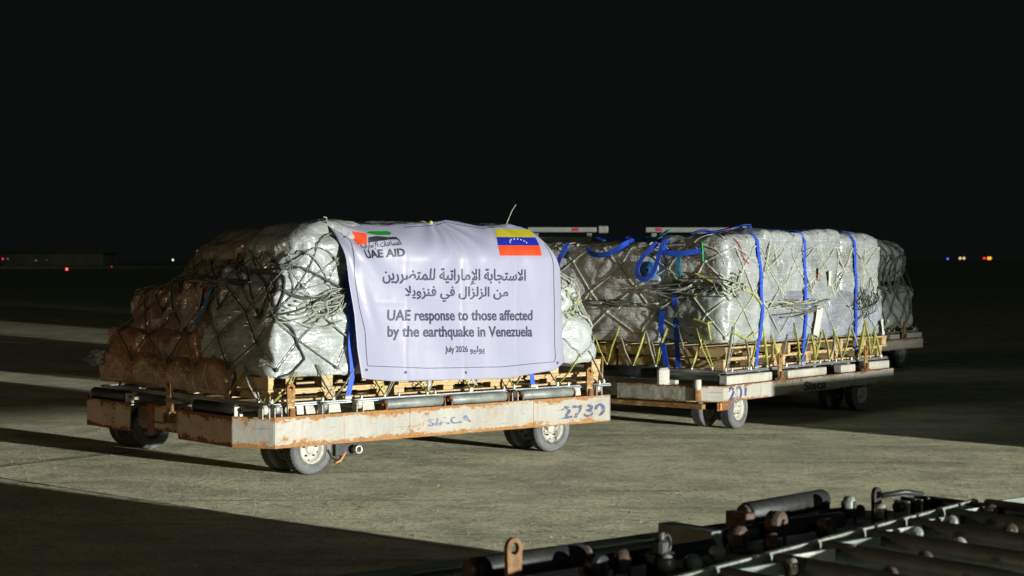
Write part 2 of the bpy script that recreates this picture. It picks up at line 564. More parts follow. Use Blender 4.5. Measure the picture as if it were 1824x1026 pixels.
def solo(name, mb, F, label, cat, group=None, kind=None):
    V = np.array(mb.v)
    p = Vector(((V[:, 0].min() + V[:, 0].max()) / 2, (V[:, 1].min() + V[:, 1].max()) / 2, V[:, 2].min()))
    o = bpy.data.objects.new(name, mb.build(name, p))
    COL.objects.link(o)
    o.matrix_world = F.m @ Matrix.Translation(p)
    ORG[o.name] = p
    return tagit(o, label, cat, group, kind)

def text_verts(body, size=1.0, offset=0.0, bisect=0.0):
    """flat lettering as a mesh: 2-D vertices scaled to a unit-height box and its faces"""
    c = bpy.data.curves.new('text', 'FONT')
    c.body = body
    c.size = size
    c.offset = offset
    c.resolution_u = 4
    o = bpy.data.objects.new('text', c)
    COL.objects.link(o)
    dg = bpy.context.evaluated_depsgraph_get()
    me = bpy.data.meshes.new_from_object(o.evaluated_get(dg))
    bpy.data.objects.remove(o)
    v = np.array([tuple(x.co) for x in me.vertices])
    f = [tuple(p.vertices) for p in me.polygons]
    bpy.data.meshes.remove(me)
    lo, hi = v.min(0), v.max(0)
    v = (v - lo)
    v[:, 0] /= (hi[0] - lo[0])
    v[:, 1] /= (hi[1] - lo[1])
    return v, f

def refine(v3, f, step, axes=(0, 2)):
    """cut flat faces on a grid so that they can follow a curved sheet"""
    bm = bmesh.new()
    vs = [bm.verts.new(p) for p in v3]
    for q in f:
        try: bm.faces.new([vs[i] for i in q])
        except ValueError: pass
    bmesh.ops.dissolve_limit(bm, angle_limit=0.01, verts=bm.verts, edges=bm.edges)
    A = np.array(v3)
    for ax in axes:
        no = [0, 0, 0]; no[ax] = 1
        x = A[:, ax].min() + step
        while x < A[:, ax].max():
            co = [0, 0, 0]; co[ax] = x
            bmesh.ops.bisect_plane(bm, geom=bm.verts[:] + bm.edges[:] + bm.faces[:], plane_co=co, plane_no=no)
            x += step
    bmesh.ops.triangulate(bm, faces=bm.faces)
    bm.verts.index_update()
    out = [tuple(x.co) for x in bm.verts], [tuple(x.index for x in q.verts) for q in bm.faces]
    bm.free()
    return out

# ------------------------------------------------------------------ ground
mb = MB()
mb.add([(-2500, -300, 0), (2500, -300, 0), (2500, 4500, 0), (-2500, 4500, 0)], [(0, 1, 2, 3)], 'ground')
g = solo('ground', mb, WORLD, None, None, kind='structure')
g.matrix_world = Matrix.Identity(4)
gm = g.data
gm.vertices.foreach_set('co', np.array([(-2500, -300, 0), (2500, -300, 0), (2500, 4500, 0), (-2500, 4500, 0)], dtype=np.float32).ravel())
def joint(p, d, l0, l1, w, seed):
    rnd = random.Random(seed)
    mb = MB()
    d = Vector((*d, 0)).normalized()
    nrm = Vector((-d.y, d.x, 0))
    v, f = [], []
    n = int((l1 - l0) / 0.12)
    off = 0
    for i in range(n + 1):
        off += rnd.uniform(-0.004, 0.004)
        off *= 0.95
        q = Vector((*p, 0.004)) + d * (l0 + (l1 - l0) * i / n) + nrm * off
        ww = w * rnd.uniform(0.35, 1.0)
        v += [q - nrm * ww / 2, q + nrm * ww / 2]
        if i: f.append((2 * i - 2, 2 * i, 2 * i + 1, 2 * i - 1))
    mb.add(v, f, 'joint_seal')
    return solo('pavement_joint', mb, WORLD, None, None, kind='structure')
joint((-3.59, 12.19), (1.85, -1.67), -14, 9, 0.022, 1)
joint((-3.79, 12.85), (0.53, 0.69), -3.5, 1.3, 0.05, 2)
joint((-3.79, 12.85), (0.53, 0.69), 1.6, 22, 0.02, 3)

# small stones and grit
def grit():
    rnd = random.Random(7)
    mb = MB()
    vv, ff = [], []
    for i in range(15000):
        Y = 8.5 + 12 * rnd.random() ** 1.3
        X = rnd.uniform(-0.33, 0.33) * Y
        s = 0.0018 + 0.0042 * rnd.random() ** 3
        if rnd.random() < 0.012: s *= 2.2
        o = len(vv)
        a = rnd.uniform(0, 6.3)
        for k in range(4):
            w = a + k * math.pi / 2
            vv.append((X + s * math.cos(w) * rnd.uniform(.7, 1.4), Y + s * math.sin(w) * rnd.uniform(.7, 1.4), 0.0005))
        vv.append((X + rnd.uniform(-.3, .3) * s, Y, s * rnd.uniform(.8, 1.3)))
        ff += [(o, o + 1, o + 4), (o + 1, o + 2, o + 4), (o + 2, o + 3, o + 4), (o + 3, o, o + 4)]
    mb.add(vv, ff, 'stone')
    solo('gravel', mb, WORLD, 'pale grit and tiny stones strewn over the concrete apron', 'gravel', kind='stuff')
grit()

# ------------------------------------------------------------------ dolly parts
def c_beam(x0, x1, y, dirn, zlo, zhi, mat, th=0.008, fl=0.055, ax='x'):
    """channel beam: web on the outer face, flanges turned inward"""
    mb = MB()
    def B(a0, a1, b0, b1, z0, z1):
        lo, hi = ((a0, min(b0, b1), z0), (a1, max(b0, b1), z1)) if ax == 'x' else ((min(b0, b1), a0, z0), (max(b0, b1), a1, z1))
        mb.box(lo, hi, mat, 0.003)
    B(x0, x1, y, y + dirn * th, zlo, zhi)
    B(x0, x1, y + dirn * (th + .0005), y + dirn * fl, zhi - th - .004, zhi - .004)
    B(x0, x1, y + dirn * (th + .0005), y + dirn * fl, zlo + .004, zlo + th + .004)
    return mb
def slab_between(a, b, zlo, zhi, th, mat):
    """upright plate from a to b in plan"""
    mb = MB()
    a, b = Vector((*a, 0)), Vector((*b, 0))
    d = (b - a)
    ang = math.atan2(d.y, d.x)
    m = Matrix.Translation(a) @ Matrix.Rotation(ang, 4, 'Z')
    mb.box((0, 0, zlo), (d.length, th, zhi), mat, 0.003, m)
    return mb

TYRE_R = 0.183
def wheel_meshes():
    r, w = TYRE_R, 0.062
    ty = MB()
    prof = [(0.100, -w * .72), (0.112, -w * .86), (0.135, -w * .98), (0.158, -w), (0.172, -w * .86), (0.180, -w * .55)]
    side = prof + [(r, -w * .3), (r, 0)]
    full = side + [(a, -b) for a, b in side[::-1][1:]]
    ty.lathe(full[:6], 'tyre_rubber', 40)
    ty.lathe(full[5:-5], 'tread_rubber', 40)
    ty.lathe(full[-6:], 'tyre_rubber', 40)
    for rr in (0.122, 0.147):
        ty.lathe([(rr, -w * 0.99 - .001), (rr + .003, -w * 1.02 - .001), (rr + .006, -w * 0.99 - .001)], 'tyre_rubber', 40)
    # tread grooves as proud blocks
    for k in range(40):
        a = 2 * math.pi * k / 40
        for sy in (-1, 1):
            m = Matrix.Rotation(-a, 4, 'Y') @ Matrix.Translation((r - .002, sy * w * .33, 0))
            ty.box((-.004, -w * .26, -.009), (.004, w * .26, .009), 'tread_rubber', 0, m)
    ri = MB()
    ri.lathe([(0.101, w * .7), (0.101, -w * .7), (0.106, -w * .80), (0.098, -w * .82), (0.088, -w * .50), (0.080, -w * .22), (0.070, -w * .18),
              (0.048, -w * .30), (0.035, -w * .32), (0.034, -w * .55), (0.026, -w * .62), (0.0001, -w * .62)], 'rim_paint', 36)
    ri.lathe([(0.0001, w * .3), (0.1, w * .3)], 'dark_steel', 24)
    bo = MB()
    for k in range(5):
        a = 2 * math.pi * k / 5 + .3
        x, z = .056 * math.cos(a), .056 * math.sin(a)
        bo.cyl((x, -w * .24, z), (x, -w * .52, z), .0075, 'brown_steel', 6)
        x, z = .078 * math.cos(a + .6), .078 * math.sin(a + .6)
        bo.cyl((x, -w * .20, z), (x, -w * .27, z), .0065, 'dark_steel', 8)
    return ty.build('tyre'), ri.build('rim'), bo.build('wheel_nut')
TY, RI, NU = wheel_meshes()
def add_wheel(root, x, y, flip=False, steer=0.0):
    w = part('wheel', None, root, at=(x, y, TYRE_R), mesh=TY, rot=(0, 0, steer + (math.pi if flip else 0)))
    r = bpy.data.objects.new('rim', RI); COL.objects.link(r); r.parent = w; ORG[r.name] = Vector()
    n = bpy.data.objects.new('wheel_nut', NU); COL.objects.link(n); n.parent = w; ORG[n.name] = Vector()
    return w

def hook_plate(mat='rusty_yellow', h=0.2):
    mb = MB()
    mb.plate_hole((0, 0, 0), 0.034, h, 0.016, 0.016, mat, 24)
    mb.box((-.022, -.030, -h - .06), (.022, -.009, -h + .06), 'rust', .003)
    mb.box((-.045, -.034, -h - .085), (-.029, .03, -h - .0), 'bracket_paint', .003)
    mb.box((.029, -.034, -h - .085), (.045, .03, -h - .0), 'bracket_paint', .003)
    mb.cyl((-.052, -.012, -h - .035), (.052, -.012, -h - .035), .009, 'rust', 10)
    return mb
def end_bracket(mat, r=.04):
    mb = MB()
    mb.box((-.006, -r, -.09), (.006, r, .01), mat, .002)
    mb.lathe([(.001, -.006), (r * .9, -.006), (r * .9, .006), (.001, .006)], mat, 18, 'x')
    mb.cyl((-.02, 0, 0), (.02, 0, 0), .010, 'rust', 10)
    return mb

def dolly(F, label, L, Wd, zlo, zhi, paint, style, group):
    root = thing('cargo_dolly', label, 'cargo dolly', F, (L / 2, Wd / 2, 0), group)
    CX, CY = .17, .28
    P = lambda n, mb, **k: part(n, mb, root, **k)
    mb = c_beam(CX, L - CX, 0, 1, zlo, zhi, paint)
    for x in (L * .38, L * .72, L - CX - .002):
        mb.box((x - .004, -.0035, zlo), (x, 0.002, zhi), paint, 0)
    if style == 'A':
        mb.box((CX + .002, -.005, zlo), (CX + .02, 0.002, zhi), paint, .001)
    near = P('side_beam', mb)
    P('side_beam', c_beam(CX, L - CX, Wd, -1, zlo, zhi, paint))
    endm = 'end_paint' if style == 'A' else paint
    for (x, sx) in ((0, 1), (L, -1)):
        P('end_beam', c_beam(CY, Wd * .375, x, sx, zlo, zhi, endm, ax='y'))
        P('end_beam', c_beam(Wd * .64, Wd - CY, x, sx, zlo, zhi, endm, ax='y'))
        xi = x + sx * .16
        P('recessed_beam', c_beam(Wd * .3, Wd * .7, xi, sx, zlo + .01, zhi - .01, endm, ax='y'))
    P('corner_plate', slab_between((0, CY), (CX, 0), zlo, zhi, .008, paint))
    P('corner_plate', slab_between((CX, Wd), (0, Wd - CY), zlo, zhi, .008, endm))
    P('corner_plate', slab_between((L - CX, 0), (L, CY), zlo, zhi, .008, paint))
    P('corner_plate', slab_between((L, Wd - CY), (L - CX, Wd), zlo, zhi, .008, paint))
    for x in (.42, .75, L * .5, L - .95, L - .55):
        mb = MB(); mb.box((x, .02, zlo + .03), (x + .06, Wd - .02, zhi - .05), 'cream_paint', .004)
        P('cross_member', mb)
    for y in (Wd * .32, Wd * .66):
        mb = MB(); mb.box((.18, y, zlo + .04), (L - .18, y + .05, zhi - .04), 'green_grey_paint', .004)
        P('inner_beam', mb)
    # deck rollers
    n = 9
    mb = MB()
    mb.cyl((0, -Wd / 2 + .2, 0), (0, Wd / 2 - .2, 0), .032, 'tube_grey', 14)
    rm = mb.build('deck_roller')
    for i in range(n):
        x = .42 + (L - .84) * i / (n - 1)
        P('deck_roller', None, at=(x, Wd / 2, .462), mesh=rm)
    # running gear
    for (ax, nm) in ((.5, 0), (L - .74, 1)):
        mb = MB()
        mb.cyl((ax, .12, TYRE_R), (ax, Wd - .12, TYRE_R), .022, 'dark_steel', 12)
        mb.box((ax - .05, .30, TYRE_R - .02), (ax + .05, .34, zlo + .04), 'dark_steel', .004)
        mb.box((ax - .05, Wd - .34, TYRE_R - .02), (ax + .05, Wd - .30, zlo + .04), 'dark_steel', .004)
        P('axle', mb)
        st = R(4) if nm == 0 else R(-2)
        for (y, fl) in ((.115, False), (.42, False), (Wd - .42, True), (Wd - .115, True)):
            add_wheel(root, ax + (.0 if nm else (y - Wd / 2) * -math.sin(st) * .3), y, fl, st)
    mb = hook_plate()
    hm = mb.build('stop_hook')
    hy = .035
    for x in ((.33, L - .37) if style == 'A' else (1.22, L - .72)):
        P('stop_hook', None, at=(x, hy, .63), mesh=hm)
    P('stop_hook', None, at=(.06, Wd * .46, .60), mesh=hm, rot=(0, 0, R(90)))
    if style == 'A':
        # side guide tubes between rusty brackets
        bm_ = end_bracket('rust').build('tube_bracket')
        for (a, b) in ((1.16, 1.68), (1.77, 2.31), (2.48, 3.01)):
            mb = MB(); mb.cyl((a, .045, .472), (b, .045, .472), .036, 'tube_grey', 22, .003)
            P('guide_tube', mb)
            P('tube_bracket', None, at=(a - .012, .045, .472), mesh=bm_)
            P('tube_bracket', None, at=(b + .012, .045, .472), mesh=bm_)
        # black end rollers
        for (a, b) in ((.30, .86), (1.9, 2.46)):
            mb = MB(); mb.cyl((.055, a, .475), (.055, b, .475), .044, 'black_rubber', 22, .004)
            P('end_roller', mb)
            for y in (a - .015, b + .015):
                mb = MB(); mb.box((.02, y - .006, .40), (.09, y + .006, .50), 'bracket_paint', .003)
                mb.cyl((.055, y - .02, .475), (.055, y + .02, .475), .012, 'rust', 10)
                P('roller_bracket', mb)
        # small guide wheels and pale plates on top of the near beam
        for (x, w, m) in ((.12, .05, 'bracket_paint'), (.22, .035, 'pale_steel'), (.62, .05, 'tube_grey'), (.92, .045, 'bracket_paint'), (2.40, .05, 'brown_steel'), (3.30, .04, 'pale_steel')):
            mb = MB()
            mb.cyl((x - .018, .05, .487), (x + .018, .05, .487), .034, m, 18, .004)
            mb.box((x - .032, .02, .425), (x - .024, .08, .50), 'bracket_paint', .002)
            mb.box((x + .024, .02, .425), (x + .032, .08, .50), 'bracket_paint', .002)
            mb.cyl((x - .04, .05, .487), (x + .04, .05, .487), .008, 'rust', 8)
            P('guide_roller', mb)
        for (x0, x1, ti) in ((.50, .80, 18), (.98, 1.10, 14), (.42, .48, 8), (3.08, 3.16, 10)):
            mb = MB()
            m = Matrix.Translation((0, .09, .435)) @ Matrix.Rotation(R(-ti), 4, 'X')
            mb.box((x0, 0, 0), (x1, .008, .062), 'bracket_paint', .002, m)
            P('guide_plate', mb)
        # gusset, coupling pipe and orange tab hanging under the near beam
        mb = MB()
        mb.box((.72, .05, .12), (.96, .09, .21), 'dark_steel', .004)
        P('coupling_mount', mb)
        mb = MB()
        mb.lathe([(.018, .05), (.018, -.055), (.022, -.06), (.031, -.06), (.033, -.052), (.033, -.02), (.025, -.015), (.025, .05)], 'pale_steel', 22, 'y', (.875, .03, .165))
        mb.lathe([(.0001, .0), (.018, .0)], 'black_rubber', 16, 'y', (.875, .0, .165))
        P('coupling_pipe', mb)
        mb = MB()
        m = Matrix.Translation((.79, .06, .12)) @ Matrix.Rotation(R(18), 4, 'Y')
        mb.tube([m @ Vector(p) for p in ((.01, 0, .03), (0, 0, -.0), (-.015, 0, -.04), (-.05, 0, -.065))], .022, 'strap_orange', 8, flat=.35)
        mb.tube([(.66, .06, .17), (.70, .06, .11), (.76, .06, .08)], .009, 'dark_steel', 8)
        P('orange_tab', mb)
        # rusty upright and pin on the far end piece
        mb = MB(); mb.box((-.012, Wd * .50, .22), (-.001, Wd * .53, .445), 'rust', .002)
        mb.box((-.010, Wd * .44, .31), (-.002, Wd * .60, .325), 'rust', .002)
        P('latch_bar', mb)
        mb = MB()
        pts = [(L - .78 + .012 * math.sin(i * 1.9), -.012, .20 - .012 * i) for i in range(11)]
        for i, p in enumerate(pts):
            a = i * 1.57
            ring = [(p[0] + .008 * math.cos(w) * math.cos(a), p[1] + .008 * math.cos(w) * math.sin(a), p[2] + .011 * math.sin(w)) for w in [k * math.pi / 4 for k in range(9)]]
            mb.tube(ring, .0025, 'brown_steel', 4)
        P('chain', mb)
        # lettering
        for (body, x0, x1, z0, h, dz, mat) in (('SIACA', 1.52, 1.94, .288, .058, .010, 'faint_ink'), ('2730', 2.86, 3.34, .262, .105, .004, 'worn_ink')):
            v, f = text_verts(body, offset=.03)
            mb = MB()
            mb.add([(x0 + (x1 - x0) * a, -.0045, z0 + dz * a + h * b) for a, b, _ in v], f, mat)
            P('lettering', mb, label='faded blue stencilled lettering')
    if style == 'B':
        mb = MB(); mb.cyl((.22, .72, .50), (.22, 1.42, .50), .055, 'dark_steel', 24, .005)
        P('end_roller', mb)
        for y in (.68, 1.46):
            mb = MB(); mb.box((.14, y - .03, .37), (.30, y + .03, .545), 'bracket_paint', .02)
            P('roller_bracket', mb)
        mb = MB(); mb.box((.30, .6, .30), (.36, 2.3, .43), 'bracket_paint', .004); P('inner_end_beam', mb)
        mb = MB(); mb.box((-.03, .10, zlo - .055), (.03, 2.5, zlo - .012), 'rusty_yellow', .005); P('lower_bar', mb)
        mb = MB(); mb.cyl((.02, .18, .28), (.02, .18, .47), .035, 'bracket_paint', 16, .004); P('corner_post', mb)
        for (x0, x1, z1) in ((.30, 1.10, .475), (1.40, 2.15, .47), (2.45, 2.75, .47), (2.98, 3.5, .475)):
            mb = MB(); mb.box((x0, .045, zhi - .0), (x1, .13, z1 + .015), 'bracket_paint', .006)
            P('guide_plate', mb)
        mb = MB(); mb.box((.10, .02, .19), (.30, .03, .262), 'rust', .003); mb.box((.12, .0, .20), (.14, .02, .26), 'strap_orange', .002)
        P('wheel_guard', mb)
        if group != 'far':
            for (body, x0, x1, z0, h, mat) in (('201', .25, .56, .273, .128, 'worn_ink'), ('Siaca', 1.61, 2.05, .285, .085, 'dark_ink')):
                v, f = text_verts(body, offset=.03)
                mb = MB()
                mb.add([(x0 + (x1 - x0) * a, -.0045, z0 + h * b) for a, b, _ in v], f, mat)
                P('lettering', mb, label='worn stencilled lettering')
    return root

GD = 'cargo dollies standing on the apron'
dolly(F1, 'front cargo dolly with rust-streaked cream beam and faded blue numbers below the banner', 3.57, 2.78, .215, .435, 'cream_paint', 'A', GD)
dolly(F2, 'second cargo dolly with white frame, stencilled three-digit number near its corner, grey end roller', 3.67, 2.78, .265, .41, 'cream_paint_b', 'B', GD)

# ------------------------------------------------------------------ aluminium air pallets
def air_pallet(F, x0, x1, y0, y1, label):
    root = thing('air_cargo_pallet', label, 'air cargo pallet', F, ((x0 + x1) / 2, (y0 + y1) / 2, .496), 'aluminium pallets on the dollies')
    mb = MB(); mb.box((x0 + .04, y0 + .04, .5), (x1 - .04, y1 - .04, .508), 'aluminium', 0)
    part('base_sheet', mb, root)
    for (a, b) in (((x0, y0), (x1, y0 + .045)), ((x0, y1 - .045), (x1, y1)), ((x0, y0 + .046), (x0 + .045, y1 - .046)), ((x1 - .045, y0 + .046), (x1, y1 - .046))):
        mb = MB()
        mb.box((a[0], a[1], .496), (b[0], b[1], .509), 'aluminium', .003)
        along = (b[0] - a[0]) > (b[1] - a[1])
        # raised track lips
        if along:
            mb.box((a[0], a[1] + .012, .510), (b[0], a[1] + .018, .520), 'aluminium', .001)
            mb.box((a[0], a[1] + .030, .510), (b[0], a[1] + .036, .520), 'aluminium', .001)
        else:
            mb.box((a[0] + .012, a[1], .510), (a[0] + .018, b[1], .520), 'aluminium', .001)
            mb.box((a[0] + .030, a[1], .510), (a[0] + .036, b[1], .520), 'aluminium', .001)
        part('edge_rail', mb, root)
    for x in np.linspace(x0 + .12, x1 - .12, 10):
        mb = MB()
        mb.cyl((x, y0 + .02, .512), (x, y0 + .02, .538), .012, 'pale_steel', 10)
        mb.ball((x, y0 + .02, .540), .011, 'pale_steel', 6)
        part('track_fitting', mb, root)
air_pallet(F1, .19, 3.50, .09, 2.64, 'thin aluminium pallet lying on the front dolly below the banner')
air_pallet(F2, .45, 3.66, .14, 2.62, 'thin aluminium pallet lying on the second dolly under stacked timber')

# ------------------------------------------------------------------ wooden pallets
def wood_pallet(F, x0, y0, z0, lx, ly, h, label, end_solid=True, seed=0):
    rnd = random.Random(seed)
    root = thing('wooden_pallet', label, 'wooden pallet', F, (x0 + lx / 2, y0 + ly / 2, z0), 'wooden pallets under the wrapped loads')
    t = .016
    def bx(nm, a, b):
        j = rnd.uniform(-.004, .004)
        c = [(p + q) / 2 for p, q in zip(a, b)]
        mb = MB()
        mb.box([a[i] - c[i] for i in range(3)], [b[i] - c[i] for i in range(3)], 'wood', .0025)
        part(nm, mb, root, at=(c[0] + j, c[1] + j, c[2]), rot=(0, 0, R(rnd.uniform(-.25, .25))))
    for i in range(5):
        y = y0 + (ly - .10) * i / 4
        bx('deck_board', (x0, y, z0 + h - t), (x0 + lx, y + .10, z0 + h))
    hb = .026 if h > .09 else .012
    t = .016 if h > .09 else .013
    for i in range(3):
        x = x0 + (lx - .10) * i / 2
        if (i == 0 and end_solid):
            bx('end_plank', (x + .004, y0 + .004, z0 + t + .001), (x + .05, y0 + ly - .004, z0 + h - t - .001))
        else:
            bx('cross_board', (x, y0 + .003, z0 + h - t - hb), (x + .10, y0 + ly - .003, z0 + h - t - .001))
            for k in range(3):
                y = y0 + .006 + (ly - .115) * k / 2
                bx('spacer_block', (x + .003, y, z0 + t + .001), (x + .097, y + .10, z0 + h - t - hb - .001))
    for k in range(3):
        y = y0 + (ly - .10) * k / 2
        bx('bottom_board', (x0 + .002, y, z0), (x0 + lx - .002, y + .10, z0 + t))
wp1 = [(.26, 'lower', 'at the dark end of the front dolly'), (1.36, 'middle', 'below the middle of the white banner'), (2.42, 'end', 'below the lower corner of the banner where the yellow ropes meet')]
for k, (x, w, l) in enumerate(wp1):
    wood_pallet(F1, x, .20, .523, 1.04, 1.16, .072, 'low flat wooden pallet ' + l, k == 0, 10 + k)
    wood_pallet(F1, x + (-.03 if k == 0 else .02), .175, .597, 1.02, 1.18, .118, 'upper wooden pallet ' + l, k == 0, 20 + k)
wp2 = [(.52, 'below the wrapped corner with the yellow ropes, second dolly'), (1.60, 'between the blue straps in the middle of the second dolly'), (2.66, 'below the dim far end of the second dolly')]
for k, (x, l) in enumerate(wp2):
    wood_pallet(F2, x, .22, .523, 1.02, 1.18, .10, 'bottom wooden pallet ' + l, True, 40 + k)
    wood_pallet(F2, x + (-.03 if k == 0 else .03), .18, .624, 1.02, 1.20, .112, 'top wooden pallet ' + l, True, 50 + k)
wood_pallet(F2, .52, 1.42, .523, 1.02, 1.16, .10, 'bottom wooden pallet under the wide grey film block behind the banner', True, 61)
wood_pallet(F2, .46, 1.40, .624, 1.02, 1.18, .112, 'top wooden pallet under the wide grey film block behind the banner', True, 62)

# ------------------------------------------------------------------ wrapped bundles
def soft_block(lo, hi, r=.08, bulge=.03, lump=.02, seed=0, step=.022, sag=0.0):
    lo, hi = np.array(lo, float), np.array(hi, float)
    c, h = (lo + hi) / 2, (hi - lo) / 2
    n = [max(4, int(2 * x / step)) for x in h]
    idx, P, faces = {}, [], []
    def vid(i, j, k):
        key = (i, j, k)
        if key not in idx:
            idx[key] = len(P)
            P.append([(-1 + 2 * i / n[0]) * h[0], (-1 + 2 * j / n[1]) * h[1], (-1 + 2 * k / n[2]) * h[2]])
        return idx[key]
    for a in range(3):
        b, d = (a + 1) % 3, (a + 2) % 3
        for side in (0, n[a]):
            if a == 2 and side == 0:
                continue
            for i in range(n[b]):
                for j in range(n[d]):
                    q = []
                    for (x, y) in ((i, j), (i + 1, j), (i + 1, j + 1), (i, j + 1)):
                        t = [0, 0, 0]; t[a], t[b], t[d] = side, x, y
                        q.append(vid(*t))
                    faces.append(tuple(q if side else q[::-1]))
    P = np.array(P)
    r = min(r, h.min() * .95)
    q = np.clip(P, -(h - r), h - r)
    # map cube-like shell to a rounded one
    d = P - q
    ln = np.linalg.norm(d, axis=1, keepdims=True)
    nrm = d / np.maximum(ln, 1e-9)
    V = q + nrm * r
    u = P / h
    env = [(1 - u[:, (a + 1) % 3] ** 2) * (1 - u[:, (a + 2) % 3] ** 2) for a in range(3)]
    for a in range(3):
        V[:, a] += np.sign(u[:, a]) * (np.abs(u[:, a]) > .98) * env[a] * bulge * (1.4 if a == 2 else 1)
    off = seed * 7.31
    disp = np.empty(len(V))
    for i, p in enumerate(V):
        x = Vector((p[0] * 2.6 + off, p[1] * 2.6, p[2] * 3.4))
        y = Vector((p[0] * 8 + off, p[1] * 8, p[2] * 10))
        disp[i] = noise.noise(x) * lump * 1.5 - abs(noise.noise(y)) * lump * .75 + noise.noise(y * 2.3) * lump * .22
    V = V + nrm * disp[:, None]
    if sag:
        V[:, 2] -= sag * np.maximum(0, u[:, 0] * 0 + np.abs(u[:, 1]) - .5)
    return V + c, faces, nrm

def peri(s, hx, hy):
    s = (s % 1.0) * 4 * (hx + hy)
    if s < 2 * hx: return (-hx + s, -hy)
    s -= 2 * hx
    if s < 2 * hy: return (hx, -hy + s)
    s -= 2 * hy
    if s < 2 * hx: return (hx - s, hy)
    s -= 2 * hx
    return (-hx, hy - s)
def peri_s(x, hx, hy):
    """s of a point on the near long side"""
    return (x + hx) / (4 * (hx + hy))

class Load:
    def __init__(s, F, cx, cy, hx, hy, zb, H):
        s.F, s.c, s.hx, s.hy, s.zb, s.H = F, (cx, cy), hx, hy, zb, H
        s.blocks = []
    def block(s, label, mat, *a, group='film wrapped bundles of the loads', name='wrapped_bundle', **k):
        V, f, n = soft_block(*a, **k)
        s.blocks.append(dict(V=V, f=f, n=n, label=label, mat=mat, group=group, name=name))
    def bvh(s):
        vs, fs, o = [], [], 0
        for b in s.blocks:
            vs.append(b['V']); fs += [tuple(i + o for i in q) for q in b['f']]; o += len(b['V'])
        s.tree = BVHTree.FromPolygons(np.concatenate(vs).tolist(), fs)
    def ray(s, t, q):
        """t round the load, q 0..1 up the side and over the top"""
        x, y = peri(t, s.hx + .35, s.hy + .35)
        a, c = s.H, min(s.hx, s.hy) + .35
        l = q * (a + c)
        if l < a * .8:
            k, z, w = 1.0, l, 0.0
        else:
            e = min(1.0, (l - a * .8) / (a * .2 + c * .25))
            ang = e * math.pi / 2
            k = 1 - .18 * (1 - math.cos(ang)) - max(0, l - (a + c * .25)) / c * .82
            z = a * .8 + (a * .2 + .3) * math.sin(ang)
            w = e
        E = Vector((s.c[0] + x * k, s.c[1] + y * k, s.zb + z))
        T = Vector((s.c[0] + x * k * (.6 + .32 * w), s.c[1] + y * k * (.6 + .32 * w), s.zb + z * (1 - .9 * w)))
        return E, (T - E).normalized()
    def hit(s, t, q, off=.006):
        E, d = s.ray(t, q)
        p, n, _, dist = s.tree.ray_cast(E, d)
        if p is None:
            return None
        return p - d * off, n, E, d, dist
    def side(s, x, z, off=.008):
        """point on the near long side at (x, z)"""
        p, n, _, _ = s.tree.ray_cast(Vector((x, -1.0, z)), Vector((0, 1, 0)))
        if p is None or p.y > s.c[1]:
            return Vector((x, s.c[1] - s.hy, z)), Vector((0, -1, 0))
        return p + Vector((0, -off, 0)), n
    def end(s, y, z, off=.008):
        p, n, _, _ = s.tree.ray_cast(Vector((-1.5, y, z)), Vector((1, 0, 0)))
        if p is None or p.x > s.c[0]:
            return Vector((s.c[0] - s.hx, y, z)), Vector((-1, 0, 0))
        return p + Vector((-off, 0, 0)), n
    def net(s, cols, rows, seed, qmax=.98, z0q=.03, jit=.22):
        rnd = random.Random(seed)
        nodes = {}
        for j in range(rows + 1):
            for i in range(cols):
                t = (i + .5 * (j % 2) + rnd.uniform(-jit, jit)) / cols
                q = z0q + (qmax - z0q) * (j + rnd.uniform(-jit, jit) * .8 * (0 < j < rows)) / rows
                nodes[i, j] = (t, max(.005, q))
        segs = []
        for j in range(rows):
            for i in range(cols):
                for di in ((0, -1) if j % 2 == 0 else (0, 1)):
                    i2 = (i + di) % cols
                    a, b = nodes[i, j], nodes[i2, j + 1]
                    bt = b[0]
                    if bt - a[0] > .5: bt -= 1
                    if bt - a[0] < -.5: bt += 1
                    A, B = s.hit(*a), s.hit(bt, b[1])
                    if A is None or B is None: continue
                    pts = []
                    for k in range(9):
                        e = k / 8
                        h = s.hit(a[0] + (bt - a[0]) * e, a[1] + (b[1] - a[1]) * e)
                        L_ = A[0].lerp(B[0], e)
                        if h is None:
                            pts.append(L_); continue
                        dl = (L_ - h[2]).dot(h[3])
                        dh = (h[0] - h[2]).dot(h[3])
                        pts.append(L_ if dl < dh else h[0])
                    segs.append((i, j, pts))
        s.nodes = nodes
        return segs
    def dent(s, lines, depth=.022, w=.045):
        pts = [p for ln in lines for p in ln]
        kd = KDTree(len(pts))
        for i, p in enumerate(pts): kd.insert(p, i)
        kd.balance()
        for b in s.blocks:
            V = b['V']
            for i in range(len(V)):
                co, _, d = kd.find(Vector(V[i]))
                if d < .16:
                    V[i] -= b['n'][i] * depth * (math.exp(-(d / w) ** 2) - .35 * math.exp(-((d - .11) / .05) ** 2))
    def emit(s):
        for b in s.blocks:
            mb = MB()
            mb.add(b['V'], b['f'], b['mat'], True)
            b['o'] = solo(b['name'], mb, s.F, b['label'], 'wrapped bundle', b['group'])

